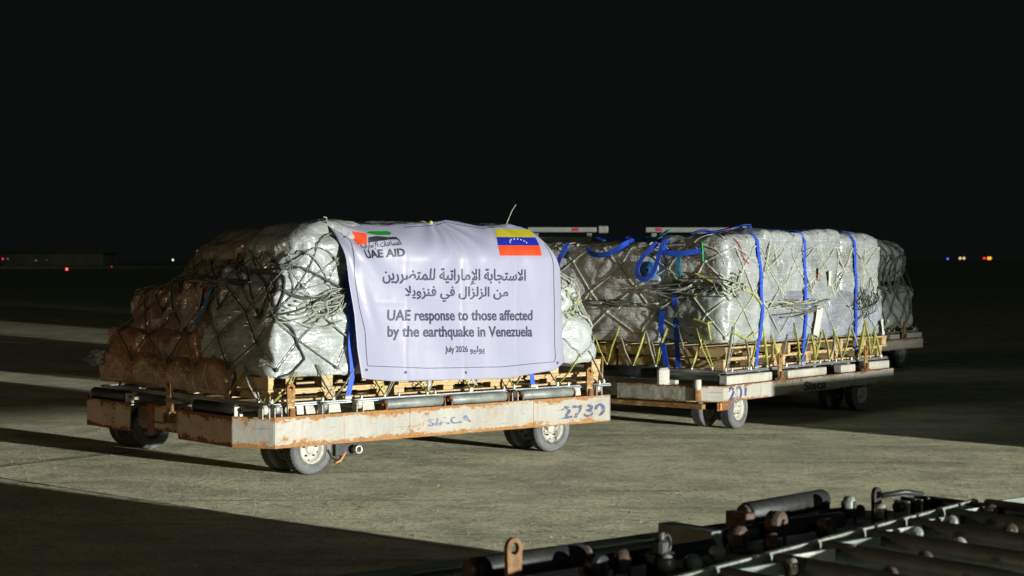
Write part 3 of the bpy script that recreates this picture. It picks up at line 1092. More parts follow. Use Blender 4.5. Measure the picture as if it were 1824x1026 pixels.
def rope_tangle(center, ex, axis, n, seed, r=.006, mats=('rope_pale', 'rope_mid'), drop=0.0):
    """slack net rope gathered on one spot: long drooping strands, a few loops; ex = half extents in the frame"""
    rnd = random.Random(seed)
    mb = MB()
    ax = Vector(axis).normalized()
    for i in range(n):
        loop = rnd.random() < .3
        m = 14
        c0 = Vector([rnd.gauss(0, .30), rnd.gauss(0, .4), rnd.gauss(0, .38)])
        tilt = ax + Vector([rnd.gauss(0, .28), rnd.gauss(0, .2), rnd.gauss(0, .45)])
        tilt.normalize()
        side = Vector((-tilt.z, 0, tilt.x)) if abs(ax.y) < .5 else Vector((0, -tilt.z, tilt.y))
        ln = rnd.uniform(.45, 1.0)
        ph, fq, am = rnd.uniform(0, 6), rnd.uniform(2, 5), rnd.uniform(.05, .22)
        pts = []
        for k in range(m):
            e = k / (m - 1)
            if loop:
                w = e * rnd.uniform(5.6, 6.0)
                q = c0 + tilt * (.42 * ln * math.cos(w)) + side * (.20 * math.sin(w))
            else:
                q = c0 + tilt * ((e - .5) * 2 * ln) + side * (am * math.sin(ph + fq * e * 2) - .25 * math.sin(e * math.pi))
            q.y += .4 * math.sin(ph + e * 5) if abs(ax.y) < .5 else 0
            pts.append(Vector((center[0] + q.x * ex[0], center[1] + q.y * ex[1], center[2] + q.z * ex[2])))
        for _ in range(2):
            pts = [pts[0]] + [(a + b * 2 + c) / 4 for a, b, c in zip(pts, pts[1:], pts[2:])] + [pts[-1]]
        mb.tube(pts, r * rnd.uniform(.7, 1.5), rnd.choice(mats), 5)
    return mb

def strap_ring(Ld, xfix, z_bot, y_bot, over=True, w=.045, wig=.012, seed=0, ztop=9):
    """a strap up the near side at x = xfix and over the top"""
    rnd = random.Random(seed)
    pts = []
    p0 = Vector((xfix + rnd.uniform(-.04, .04), y_bot, z_bot))
    pts.append((p0, Vector((0, -1, 0))))
    z = Ld.zb + .03
    k = 0
    while z < min(ztop, Ld.zb + Ld.H - .10):
        p, n = Ld.side(xfix + wig * math.sin(k * .9 + seed), z, .012)
        if z < Ld.zb + .14: p.y = min(p.y, y_bot - .01)
        pts.append((p, Vector((0, -1, 0)))); z += .05; k += 1
    # convex: never dip deeper than the neighbours' chord
    for _ in range(14):
        for i in range(2, len(pts) - 1):
            a, b, c = pts[i - 1][0], pts[i][0], pts[i + 1][0]
            ch = (a.y + c.y) / 2
            if b.y > ch: b.y = ch * .85 + b.y * .15
    if over:
        y = pts[-1][0].y + .05
        while y < Ld.c[1] + .9:
            p, n, _, _ = Ld.tree.ray_cast(Vector((xfix, y, 3)), Vector((0, 0, -1)))
            if p is not None and p.z > Ld.zb + .5:
                e = min(1, (y - pts[-1][0].y + .02) / .1)
                pts.append((p + Vector((0, 0, .012)), Vector((0, -.3, .95))))
            y += .07
    return pts

# ================================================================== load 1 (front dolly)
L1 = Load(F1, 1.82, 1.37, 1.66, 1.24, .67, 1.16)
G1 = 'film wrapped bundles on the front dolly'
B = L1.block
B('silvery stretch-wrapped block at the lit lower corner beside the banner, above the bare timber', 'film_silver', (.24, .135, .688), (1.36, 1.25, 1.16), r=.05, bulge=.012, lump=.012, seed=1, group=G1)
B('silvery wrapped block along the bottom edge of the banner, seen as a thin strip', 'film_silver', (1.28, .140, .688), (2.46, 1.25, 1.16), r=.05, bulge=.01, lump=.012, seed=2, group=G1)
B('pale lumpy wrapped block in the lower end next to the banner, nearest the second dolly', 'film_white', (2.38, .14, .685), (3.42, 1.25, 1.12), r=.09, bulge=.03, lump=.03, seed=3, group=G1)
B('orange-brown wrapped block low in the shaded end, under the stepped boxes', 'film_cardboard', (.20, 1.12, .722), (1.4, 2.60, 1.0), r=.05, bulge=.012, lump=.014, seed=4, group=G1)
B('crumpled grey wrapped bundle behind the tangle of rope left of the banner', 'film_silver', (.25, .155, 1.00), (1.30, 1.08, 1.52), r=.07, bulge=.012, lump=.03, seed=5, group=G1)
B('middle wrapped bundle hidden mostly by the banner lettering', 'film_silver', (1.22, .17, 1.0), (2.34, 1.2, 1.5), r=.08, bulge=.01, lump=.02, seed=6, group=G1)
B('white crumpled wrapped bundle with knotted rope on it, jutting out past the banner edge', 'film_white', (2.30, .17, 1.06), (3.34, 1.2, 1.40), r=.13, bulge=.02, lump=.045, seed=7, group=G1)
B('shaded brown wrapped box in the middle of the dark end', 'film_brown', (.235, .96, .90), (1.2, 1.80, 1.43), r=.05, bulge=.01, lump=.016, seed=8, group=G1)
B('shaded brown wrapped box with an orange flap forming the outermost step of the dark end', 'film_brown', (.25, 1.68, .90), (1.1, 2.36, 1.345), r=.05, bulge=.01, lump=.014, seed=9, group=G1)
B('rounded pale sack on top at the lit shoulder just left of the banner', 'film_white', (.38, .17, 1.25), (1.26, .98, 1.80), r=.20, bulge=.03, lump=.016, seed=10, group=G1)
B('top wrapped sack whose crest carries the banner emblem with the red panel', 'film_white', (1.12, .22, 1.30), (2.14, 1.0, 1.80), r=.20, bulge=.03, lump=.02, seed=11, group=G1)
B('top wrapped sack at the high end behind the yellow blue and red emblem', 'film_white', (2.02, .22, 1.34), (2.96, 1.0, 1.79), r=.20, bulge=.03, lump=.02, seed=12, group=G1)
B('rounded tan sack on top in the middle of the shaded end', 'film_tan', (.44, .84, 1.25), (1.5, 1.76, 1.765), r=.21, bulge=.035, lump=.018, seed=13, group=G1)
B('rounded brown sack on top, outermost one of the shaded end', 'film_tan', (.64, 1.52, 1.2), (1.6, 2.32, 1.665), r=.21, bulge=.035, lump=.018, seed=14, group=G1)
B('orange-brown film-covered carton skirt hanging lowest over the shaded end, just above the black roller', 'film_cardboard', (.17, .62, .545), (.262, 2.62, .80), r=.03, bulge=.01, lump=.008, seed=15, group=G1)
for b_ in L1.blocks:
    V_ = b_['V']
    zr = np.clip((V_[:, 2] - .60) / 1.2, 0, 1.1)
    w1 = np.clip((1.25 - V_[:, 0]) / 1.0, 0, 1)
    w2 = np.clip((V_[:, 1] - .9) / 1.6, 0, 1)
    V_[:, 0] += (.13 + .12 * w2) * zr ** 2 * w1
    V_[:, 2] -= (.05 + .05 * w2) * w1 ** 2 * np.clip(zr - .3, 0, 1)
    w3 = np.clip((V_[:, 0] - 2.9) / .5, 0, 1)
    V_[:, 0] -= .10 * zr ** 2 * w3
L1.bvh()
segs = L1.net(23, 8, 5, qmax=.62, jit=.18)
L1.dent([p for _, _, p in segs], .030, .045)
L1.bvh()
L1.emit()

def net_thing(Ld, segs, label, mats, seed, yellow_rows=1, rail_y=.11, step=.40, xr=(.2, 3.45), r=.0072, dark=False):
    F = Ld.F
    rnd = random.Random(seed)
    root = thing('cargo_net', label, 'cargo net', F, (Ld.c[0], Ld.c[1], .52), 'cargo nets over the loads')
    buckets = {}
    knots = MB()
    for i, j, pts in segs:
        pts2 = [p + (Vector((Ld.c[0], Ld.c[1], 1.1)) - p).normalized() * .012 for p in pts]
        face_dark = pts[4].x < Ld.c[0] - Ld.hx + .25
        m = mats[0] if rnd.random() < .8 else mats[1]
        if face_dark and dark: m = 'rope_dark' if rnd.random() < .6 else 'rope_mid'  # end-face cords coloured darker to stand for shade
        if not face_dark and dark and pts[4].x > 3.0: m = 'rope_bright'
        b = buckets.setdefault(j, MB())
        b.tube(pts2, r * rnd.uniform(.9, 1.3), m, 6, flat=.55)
        if rnd.random() < .14:   # doubled cord
            o = Vector((rnd.uniform(-.012, .012), rnd.uniform(-.004, .0), rnd.uniform(-.012, .012)))
            b.tube([p + o * math.sin(k / 8 * math.pi) for k, p in enumerate(pts2)], r * .7, m, 4)
        knots.tube([pts2[0] - (pts2[1] - pts2[0]) * .35, pts2[0] + (pts2[1] - pts2[0]) * .5], r * 1.5, m, 6)
    for j, b in buckets.items():
        part('net_mesh_row', b, root)
    part('net_knot_row', knots, root, kind='stuff')
    # lashings down to the pallet rail
    for side in ('near', 'end'):
        a0, a1 = (xr[0] + .06, xr[1] - .06) if side == 'near' else (rail_y + .12, rail_y + 2.3)
        n = max(3, int((a1 - a0) / step))
        for i in range(n + 1):
            x = a0 + (a1 - a0) * i / n + rnd.uniform(-.07, .07)
            foot = Vector((x, rail_y, .53)) if side == 'near' else Vector((xr[0], x, .53))
            fit = MB()
            fit.cyl(foot + Vector((0, 0, -.008)), foot + Vector((0, 0, .022)), .010, 'pale_steel', 8)
            fit.box(foot - Vector((.016, .008, .004)), foot + Vector((.016, .008, .004)), 'pale_steel', .001)
            part('net_fitting', fit, root)
            mb = MB()
            for dx in (-.5, .5):
                if i == 0 and dx < 0 or i == n and dx > 0: continue
                zt = Ld.zb + .07 + rnd.uniform(-.04, .12)
                t = x + dx * (a1 - a0) / n * rnd.uniform(.6, 1.1)
                T, _ = Ld.side(t, zt, .012) if side == 'near' else Ld.end(t, zt, .012)
                mid = foot.lerp(T, .5) + (Vector((rnd.uniform(-.02, .02), -.012, -.012)) if side == 'near' else Vector((-.012, rnd.uniform(-.02, .02), -.012)))
                pts = [foot, foot.lerp(mid, .5), mid, mid.lerp(T, .5), T]
                m = 'rope_yellow' if rnd.random() < .72 else 'rope_pale'
                mb.tube(pts, [.009, .014, .014, .015, .009], m, 6, flat=.3)
                if rnd.random() < .35:
                    mb.tube([foot + Vector((.01, -.01, 0)), mid + Vector((.03, -.02, .02)), T + Vector((.02, -.005, 0))], .005, m, 4)
            if rnd.random() < .3:   # loose tail
                mb.tube([foot, foot + Vector((.03, -.02, -.01)), foot + Vector((rnd.uniform(-.09, .09), -.03, .05))], .007, 'rope_yellow', 5, flat=.4)
            part('lashing_cord', mb, root)
    return root
net1 = net_thing(L1, segs, 'grey-green rope net drawn tight over the front load, dark on its shaded end', ('rope_mid', 'rope_pale'), 3, dark=True, xr=(.22, 3.46), rail_y=.11, r=.006)

# heavy dark ropes and the tangle left of the banner
mb = MB()
for path in ([(.30, 1.50), (.45, 1.505), (.63, 1.43), (.86, 1.33)], [(.30, 1.34), (.40, 1.29), (.49, 1.26), (.72, 1.275)],
             [(.28, 1.14), (.45, 1.18), (.70, 1.265)], [(.28, 1.14), (.42, 1.04), (.50, .83)], [(.50, .83), (.38, .73), (.28, .70)],
             [(.30, 1.5), (.36, 1.42), (.34, 1.3), (.3, 1.16)]):
    pts = []
    for a, b in zip(path, path[1:]):
        for k in range(6):
            e = k / 6
            p, _ = L1.side(a[0] + (b[0] - a[0]) * e, a[1] + (b[1] - a[1]) * e, .014)
            pts.append(p)
    p, _ = L1.side(*path[-1], .014); pts.append(p)
    for _ in range(2):
        pts = [pts[0]] + [Vector(((a.x + b.x * 2 + c.x) / 4, min(b.y, (a.y + b.y * 2 + c.y) / 4), (a.z + b.z * 2 + c.z) / 4)) for a, b, c in zip(pts, pts[1:], pts[2:])] + [pts[-1]]
    mb.tube(pts, .0125, 'rope_dark', 6, flat=.6)
part('heavy_dark_rope', mb, net1)
c, _ = L1.side(.58, 1.20)
part('rope_tangle', rope_tangle((.60, c.y - .03, 1.21), (.27, .028, .15), (1, 0, .6), 18, 11, .0058), net1)
c, _ = L1.side(.76, 1.30)
part('rope_tangle', rope_tangle((.80, c.y - .02, 1.27), (.14, .025, .07), (1, 0, .5), 9, 12, .005), net1)
c, _ = L1.side(3.2, 1.18)
part('rope_tangle', rope_tangle((3.12, c.y - .02, 1.19), (.13, .035, .11), (1, 0, -.8), 24, 13, .0062, ('rope_pale', 'rope_pale', 'rope_mid', 'rope_pale', 'rope_yellow')), net1)
c, _ = L1.end(.7, 1.2)
part('rope_tangle', rope_tangle((c.x - .02, .9, 1.38), (.03, .35, .03), (0, 1, .1), 14, 14, .006, ('rope_dark', 'rope_mid')), net1)

# blue straps of load 1
def strap_thing(Ld, x, label, mat='strap_blue', yb=.11, zb=.535, seed=0, over=True, w=.045, group='blue lashing straps', ztop=9):
    mb = MB()
    pts = strap_ring(Ld, x, zb, yb, over, w, .006, seed, ztop)
    mb.ribbon(pts, (1, 0, 0), w, .003, mat)
    p = pts[0][0]
    root = thing('lashing_strap', label, 'strap', Ld.F, tuple(p), group)
    part('webbing', mb, root)
    bk = MB()
    bk.box((p.x - .03, p.y - .014, p.z - .012), (p.x + .03, p.y + .010, p.z + .012), 'pale_steel', .003)
    bk.cyl((p.x - .035, p.y - .016, p.z + .01), (p.x + .035, p.y - .016, p.z + .01), .006, 'pale_steel', 8)
    part('end_fitting', bk, root)
    return root, pts
strap_thing(L1, .90, 'blue lashing strap beside the left hem of the banner', seed=1, over=False, ztop=1.5)
strap_thing(L1, 2.62, 'blue lashing strap whose foot peeps out below the banner', seed=2, over=False, ztop=1.3)
# blue strap hanging on the shaded end
mb = MB(); pts = []
for k in range(12):
    e = k / 11
    p, n = L1.end(1.05 + .16 * e, 1.34 - .30 * e, .02)
    pts.append((p, Vector((-1, 0, 0))))
mb.ribbon(pts, (0, 1, 0), .04, .003, 'strap_navy')
solo('lashing_strap', mb, F1, 'dim blue strap slanting down the shaded end of the front load', 'strap', 'blue lashing straps')
# cardboard sheet behind film on the shaded end
mb = MB()
p1 = [L1.end(y, z, .016)[0] for y, z in ((1.50, 1.30), (1.18, 1.33), (1.20, 1.17), (1.42, .98))]
mb.add([tuple(p) for p in p1] + [tuple(p + Vector((.004, 0, 0))) for p in p1], [(0, 1, 2, 3), (7, 6, 5, 4), (0, 4, 5, 1), (1, 5, 6, 2), (2, 6, 7, 3), (3, 7, 4, 0)], 'film_tan')
solo('cardboard_sheet', mb, F1, 'torn tan cardboard sheet wrapped against the shaded end of the front load', 'cardboard')
mb = MB()
p1 = [L1.end(y, z, .018)[0] for y, z in ((2.30, 1.325), (1.92, 1.31), (1.98, 1.24), (2.22, 1.25))]
mb.add([tuple(p) for p in p1] + [tuple(p + Vector((.004, 0, 0))) for p in p1], [(0, 1, 2, 3), (7, 6, 5, 4), (0, 4, 5, 1), (1, 5, 6, 2), (2, 6, 7, 3), (3, 7, 4, 0)], 'film_cardboard')
solo('cardboard_flap', mb, F1, 'orange-brown cardboard flap at the top step of the shaded end', 'cardboard')

# loose film trailing from the shaded end
def crumple_sheet(o, ex, seed, n=26):
    V, f = [], []
    for i in range(n + 1):
        for j in range(n + 1):
            a, b = i / n - .5, j / n - .5
            q = Vector((a * 4 + seed, b * 4, seed))
            w = 1.0 - (2 * a) ** 4 * .5
            V.append((o[0] + ex[0] * (noise.noise(q) * 1.2 + noise.noise(q * 2.7) * .4 + .5 * math.cos(a * 5)), o[1] + ex[1] * a * 2 * w, o[2] + ex[2] * b * 2 * (1 - (2 * a) ** 2 * .55) + .02 * noise.noise(q * 1.7)))
    for i in range(n):
        for j in range(n):
            k = i * (n + 1) + j
            f.append((k, k + 1, k + n + 2, k + n + 1))
    mb = MB(); mb.add(V, f, 'film_loose', True)
    return mb
solo('loose_film', crumple_sheet((.16, 2.62, .735), (.08, .16, .07), 3.3), F1, 'clear crumpled plastic film puffing out of the low far corner of the shaded end', 'plastic film')
for k, (x, z) in enumerate(((1.62, .645), (2.0, .63))):
    mb = MB(); d = 1 if k else -1
    mb.tube([(x, .16, z + .05), (x + .01 * d, .10, z + .02), (x + .03 * d, .07, z - .04), (x + .05 * d, .06, z - .09 + .03 * k)], [.012, .022, .02, .006], 'film_silver', 7, flat=.4)
    solo('torn_film', mb, F1, ('torn end of stretch film hanging below the banner near the first guide tube', 'short torn film scrap below the banner above the middle guide tube')[k], 'plastic film')

# ------------------------------------------------------------------ banner
def poly(pts, t):
    P = np.array(pts, float)
    d = np.r_[0, np.cumsum(np.linalg.norm(np.diff(P, axis=0), axis=1))]
    d /= d[-1]
    return np.array([np.interp(t, d, P[:, 0]), np.interp(t, d, P[:, 1])])
LEFT = [(.800, 1.806), (.823, 1.63), (.840, 1.385), (.880, 1.141), (.900, .895), (.935, .672)]
BOTT = [(.935, .672), (1.236, .638), (1.764, .624), (2.321, .612), (2.84, .655), (2.965, .715)]
RIGHT = [(2.74, 1.774), (2.79, 1.674), (2.86, 1.549), (2.915, 1.459), (2.95, 1.099), (2.965, .715)]
TOP = [(.800, 1.806), (1.303, 1.793), (1.822, 1.822), (1.999, 1.847), (2.245, 1.805), (2.4, 1.794), (2.599, 1.826), (2.74, 1.774)]
def bw(u, z):
    """how far the banner stands off, across the dolly"""
    v = .052
    if z > 1.52: v += ((z - 1.52) / .30) ** 2 * .28
    e = max(0, min(1, (z - .75) / .9))
    # broad sag and folds from the tied upper left corner
    a = math.hypot(u - .75, z - 1.86)
    th = math.atan2(1.86 - z, u - .75)
    fold = math.exp(-a / .75)
    v += .034 * math.sin(th * 11 + 1.5 * a) * fold * min(1, a * 5)
    # creases from the cord at the middle top
    a2 = math.hypot(u - 1.86, z - 1.90); th2 = math.atan2(1.9 - z, u - 1.86)
    v += .022 * math.sin(th2 * 13) * math.exp(-a2 / .26) * min(1, a2 * 8)
    a3 = math.hypot(u - 2.40, z - 1.9); th3 = math.atan2(1.9 - z, u - 2.40)
    v += .016 * math.sin(th3 * 10 + 1) * math.exp(-a3 / .2) * min(1, a3 * 8)
    n = noise.noise(Vector((u * 1.7, z * 1.3, 4))) * .018 + noise.noise(Vector((u * 4.2 + z * 1.5, z * 2.2, 9))) * .007
    v += n + .006 * math.sin(u * 9 + z * 3) * (1 - e)
    # packing creases and a slack fold hanging from the left tie
    for uc in (1.36, 1.90, 2.44): v -= .0022 * math.exp(-((u - uc) / .014) ** 2)
    v -= .002 * math.exp(-((z - 1.22) / .014) ** 2)
    dl = (u - .88) - (1.62 - z) * .34
    v -= .018 * math.exp(-(dl / .045) ** 2) * max(0, min(1, (1.75 - z) * 2)) * max(0, min(1, (z - .9) * 2))
    # right edge curls back round the load
    if u > 2.76: v += ((u - 2.76) / .2) ** 2 * .04
    # slack bottom hem
    if z < .85: v += -.012 * (.85 - z) / .2
    return v
def make_banner():
    root = thing('banner', 'large white banner with two emblems and blue bilingual lettering tied over the front load', 'banner', F1, (1.9, .05, .66))
    n, m = 190, 100
    V, f = [], []
    c00, c10 = np.array(TOP[0]), np.array(TOP[-1])
    c01, c11 = np.array(BOTT[0]), np.array(BOTT[-1])
    for j in range(m + 1):
        b = j / m
        l, r = poly(LEFT, b), poly(RIGHT, b)
        for i in range(n + 1):
            a = i / n
            t, bo = poly(TOP, a), poly(BOTT, a)
            p = (1 - a) * l + a * r + (1 - b) * t + b * bo - ((1 - a) * (1 - b) * c00 + a * (1 - b) * c10 + (1 - a) * b * c01 + a * b * c11)
            V.append((p[0], bw(p[0], p[1]), p[1]))
    # rows turned back over the crest
    base = len(V)
    for k in range(1, 9):
        for i in range(n + 1):
            x, y, z = V[i]
            V.append((x, y + .028 * k, z + .006 * math.sin(i * .21) - .0016 * k * k + .004))
    W1 = n + 1
    for j in range(m):
        for i in range(n):
            k = j * W1 + i
            f.append((k, k + W1, k + W1 + 1, k + 1))
    for k in range(8):
        for i in range(n):
            a = (base + (k - 1) * W1 if k else 0) + i
            b = base + k * W1 + i
            f.append((a, a + 1, b + 1, b))
    mb = MB(); mb.add(V, f, 'banner_vinyl', True)
    o = part('banner_sheet', mb, root)
    md = o.modifiers.new('thickness', 'SOLIDIFY'); md.thickness = .0015; md.offset = 1
    def sheet(v2, f, mat, name, lift=.0045, label=None, step=.02):
        v3 = [(a, 0, b) for a, b in v2]
        v3, f = refine(v3, f, step)
        mb = MB()
        mb.add([(a, bw(a, b) - lift, b) for a, _, b in v3], f, mat)
        return part(name, mb, root, label=label)
    def text(body, p0, p1, h, mat, off=.012, name='lettering', label=None, curve=0.0):
        v, f = text_verts(body, offset=off)
        v2 = [(p0[0] + (p1[0] - p0[0]) * a, p0[1] + (p1[1] - p0[1]) * a + h * b + curve * 4 * a * (1 - a)) for a, b, _ in v]
        sheet(v2, f, mat, name, label=label)
    rv = lambda s: s[::-1]
    # presentation forms, written in visual order
    ar_a = '\ufe8d\ufefb\ufeb3\ufe98\ufea0\ufe8e\ufe91\ufe94 \ufe8d\ufef9\ufee3\ufe8e\ufead\ufe8d\ufe97\ufef4\ufe94 \ufedf\ufee0\ufee4\ufe98\ufebf\ufeae\ufead\ufef3\ufee6'
    ar_b = '\ufee3\ufee6 \ufe8d\ufedf\ufeb0\ufedf\ufeb0\ufe8d\ufedd \ufed3\ufef2 \ufed3\ufee8\ufeb0\ufeed\ufef3\ufefc'
    ar_c = '\ufe8d\ufedf\ufee4\ufeb4\ufe8e\ufecb\ufeaa\ufe8d\ufe95 \ufe8d\ufef9\ufee3\ufe8e\ufead\ufe8d\ufe97\ufef4\ufe94'
    ar_d = '\ufef3\ufeee\ufedf\ufef4\ufeee'
    text(rv(ar_a), (1.135, 1.352), (2.535, 1.335), .128, 'ink_navy', .02, label='first line of dark Arabic lettering')
    text(rv(ar_b), (1.340, 1.225), (2.350, 1.205), .120, 'ink_navy', .02, label='second line of dark Arabic lettering')
    text('UAE response to those affected', (1.190, 1.062), (2.610, 1.032), .108, 'ink_navy', .022)
    text('by the earthquake in Venezuela', (1.195, .942), (2.612, .903), .108, 'ink_navy', .022)
    text('July 2026', (1.715, .822), (1.945, .816), .062, 'ink_navy', .016)
    text(rv(ar_d), (1.965, .812), (2.106, .809), .066, 'ink_navy', .018)
    text(rv(ar_c), (.985, 1.600), (1.345, 1.632), .062, 'ink_black', .012)
    text('UAE AID', (.985, 1.545), (1.350, 1.562), .062, 'ink_black', .035)
    # left emblem
    sheet([(.974, 1.747), (1.073, 1.732), (1.056, 1.656), (.960, 1.646)], [(0, 1, 2, 3)], 'ink_red', 'emblem_panel', label='orange-red upright panel of the waving emblem')
    sheet([(1.078, 1.735), (1.132, 1.749), (1.306, 1.752), (1.33, 1.740), (1.291, 1.722), (1.177, 1.720), (1.116, 1.728)], [tuple(range(7))], 'ink_green', 'emblem_panel', label='green wave of the emblem')
    sheet([(1.077, 1.704), (1.158, 1.714), (1.252, 1.706), (1.334, 1.709), (1.348, 1.688), (1.254, 1.687), (1.144, 1.675), (1.062, 1.662)], [tuple(range(8))], 'ink_black', 'emblem_panel', label='black wave of the emblem')
    # right emblem: three bands and an arc of stars
    flag = thing('x', None, None, F1, (0, 0, 0)); bpy.data.objects.remove(flag)
    X0, X1 = (lambda z: 2.292 + (z - 1.569) ** 2 * 2.6), (lambda z: 2.700 + (z - 1.569) * .20)
    def band(z0, z1, mat, lab):
        q = [(X0(z0) - .02, z0), (X1(z0), z0), (X1(z1), z1), (X0(z1) - .02, z1)]
        sheet(q, [(0, 1, 2, 3)], mat, 'flag_band', label=lab)
    band(1.569, 1.6495, 'ink_red', 'orange-red lower band of the flag emblem')
    band(1.650, 1.7155, 'ink_blue', 'blue middle band of the flag emblem')
    band(1.716, 1.778, 'ink_yellow', 'yellow upper band of the flag emblem')
    mb = MB()
    for k in range(8):
        w = math.pi * (.93 - .86 * k / 7)
        cx, cz = 2.512 + .088 * math.cos(w), 1.666 + .036 * math.sin(w)
        ring = []
        for q in range(10):
            rr = .0085 if q % 2 == 0 else .0038
            ang = math.pi / 2 + q * math.pi / 5
            x, z = cx + rr * math.cos(ang), cz + rr * math.sin(ang)
            ring.append((x, bw(x, z) - .0065, z))
        mb = MB(); mb.add(ring, [tuple(range(10))], 'ink_white')
        part('star', mb, root)
    # thin printed border
    def line(pts, w=.0045):
        P = []
        for a, b in zip(pts, pts[1:]):
            k = max(1, int(math.dist(a, b) / .02))
            P += [(a[0] + (b[0] - a[0]) * i / k, a[1] + (b[1] - a[1]) * i / k) for i in range(k)]
        P.append(pts[-1])
        mb = MB(); V, f = [], []
        for i, p in enumerate(P):
            q, s = P[min(i + 1, len(P) - 1)], P[max(i - 1, 0)]
            d = np.array(q) - np.array(s); d /= np.linalg.norm(d)
            for sg in (-1, 1):
                x, z = p[0] - d[1] * w / 2 * sg, p[1] + d[0] * w / 2 * sg
                V.append((x, bw(x, z) - .0045, z))
            if i: f.append((2 * i - 2, 2 * i, 2 * i + 1, 2 * i - 1))
        mb.add(V, f, 'ink_navy')
        part('printed_border', mb, root)
    line([(.885, 1.74), (.885, 1.62), (.905, 1.42), (.935, 1.19), (.980, 1.02), (.990, .763), (1.198, .748), (1.544, .723), (2.272, .705), (2.84, .722), (2.853, .763), (2.843, 1.165), (2.82, 1.50), (2.78, 1.66)])
    line([(1.50, 1.784), (1.835, 1.803), (1.98, 1.832), (2.045, 1.812), (2.265, 1.784), (2.56, 1.806)])
    for (x, z) in ((1.911, .676), (.978, .735), (2.872, .712), (1.35, .70), (.86, 1.70)):
        ey = MB(); ey.lathe([(.004, -.001), (.0105, -.003), (.0105, .001)], 'dark_steel', 12, 'y', (x, bw(x, z) - .003, z))
        part('eyelet', ey, root)
    mb = MB()
    x, z = 1.80, 1.818
    mb.ball((x, bw(x, z) - .012, z + .006), .016, 'rope_yellow', 6)
    mb.tube([(x, bw(x, z) - .012, z), (x + .03, bw(x, z) - .02, z - .03), (x + .055, bw(x, z) - .02, z - .055)], .005, 'rope_yellow', 5)
    mb.tube([(x, bw(x, z), z + .005), (x - .03, bw(x, z) + .06, z + .015), (x - .05, bw(x, z) + .2, z + .0)], .006, 'rope_yellow', 5)
    part('tie_cord', mb, root)
    mb = MB()
    mb.tube([(.825, .30, 1.80), (.80, .27, 1.81), (.775, .24, 1.845), (.75, .24, 1.85)], .005, 'rope_pale', 5)
    part('tie_cord', mb, root)
make_banner()
mb = MB()
mb.tube([(2.60, .42, 1.72), (2.63, .42, 1.80), (2.70, .42, 1.93), (2.745, .42, 1.985)], [.005, .0045, .004, .003], 'rope_pale', 6)
solo('stiff_rope_end', mb, F1, 'stiff pale cord end sticking up slantwise above the banner', 'rope')

# ================================================================== load 2 (second dolly)
L2 = Load(F2, 2.06, 1.38, 1.62, 1.24, .74, 1.12)
G2 = 'film wrapped bundles on the second dolly'
B = L2.block
B('wide flat-faced block in streaky grey film beside the banner, with hanging blue loops', 'film_grey', (.46, .86, .745), (1.6, 2.60, 1.70), r=.05, bulge=.008, lump=.008, seed=21, group=G2)
B('smooth pale wrapped sack at the low near corner above the raw timber end', 'film_white', (.45, .15, .745), (1.30, .94, 1.28), r=.09, bulge=.025, lump=.022, seed=22, group=G2)
B('upper pale wrapped sack at the near corner marked with green and red tape', 'film_silver', (.48, .165, 1.14), (1.26, .94, 1.77), r=.09, bulge=.015, lump=.026, seed=23, group=G2)
B('long smooth bluish wrapped block low between the first and second blue straps', 'film_blue', (1.20, .165, .745), (2.46, 1.0, 1.26), r=.06, bulge=.01, lump=.009, seed=24, group=G2)
B('glossy wrapped block on top between the first and second blue straps', 'film_silver', (1.16, .17, 1.10), (1.95, 1.0, 1.81), r=.07, bulge=.01, lump=.024, seed=25, group=G2)
B('long low wrapped block behind the foot of the dim third blue strap', 'film_blue', (2.40, .17, .745), (3.62, 1.0, 1.24), r=.06, bulge=.01, lump=.010, seed=26, group=G2)
B('upper glossy block carrying the two small stickers', 'film_silver', (1.86, .18, 1.10), (2.76, 1.0, 1.83), r=.08, bulge=.01, lump=.026, seed=27, group=G2)
B('dim upper wrapped block at the far end of the second dolly', 'film_silver', (2.66, .185, 1.08), (3.60, 1.0, 1.80), r=.11, bulge=.015, lump=.032, seed=29, group=G2)
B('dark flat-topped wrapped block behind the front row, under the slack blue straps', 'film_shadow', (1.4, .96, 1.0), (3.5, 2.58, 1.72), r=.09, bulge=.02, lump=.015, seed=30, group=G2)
L2.bvh()
segs2 = L2.net(22, 7, 8, qmax=.60, jit=.24)
L2.dent([p for _, _, p in segs2], .012, .035)
L2.bvh()
L2.emit()
net2 = net_thing(L2, segs2, 'pale rope net with yellow cords drawn over the second load with the blue straps', ('rope_bright', 'rope_bright'), 9, xr=(.47, 3.64), rail_y=.16, r=.0092, step=.30)
c, _ = L2.side(.62, 1.28)
part('rope_tangle', rope_tangle((.62, c.y - .02, 1.31), (.26, .05, .16), (1, 0, -.4), 30, 15, .0065, ('rope_bright', 'rope_bright', 'rope_mid')), net2)
c, _ = L2.end(.5, 1.28)
part('rope_tangle', rope_tangle((c.x - .03, .62, 1.27), (.04, .34, .10), (0, 1, -.5), 26, 16, .0065, ('rope_bright', 'rope_bright', 'rope_mid')), net2)
c, _ = L2.end(1.5, 1.15)
part('rope_tangle', rope_tangle((c.x - .02, 1.45, 1.12), (.03, .42, .045), (0, 1, .1), 20, 17, .0065, ('rope_bright', 'rope_mid')), net2)
c, _ = L2.side(1.7, 1.12)
part('rope_tangle', rope_tangle((1.70, c.y - .01, 1.10), (.50, .025, .07), (1, 0, .1), 20, 18, .006, ('rope_bright', 'rope_mid')), net2)
c, _ = L2.side(3.1, 1.15)
part('rope_tangle', rope_tangle((3.15, c.y - .01, 1.13), (.30, .03, .16), (.3, 0, 1), 22, 19, .0055, ('rope_mid', 'rope_dark')), net2)
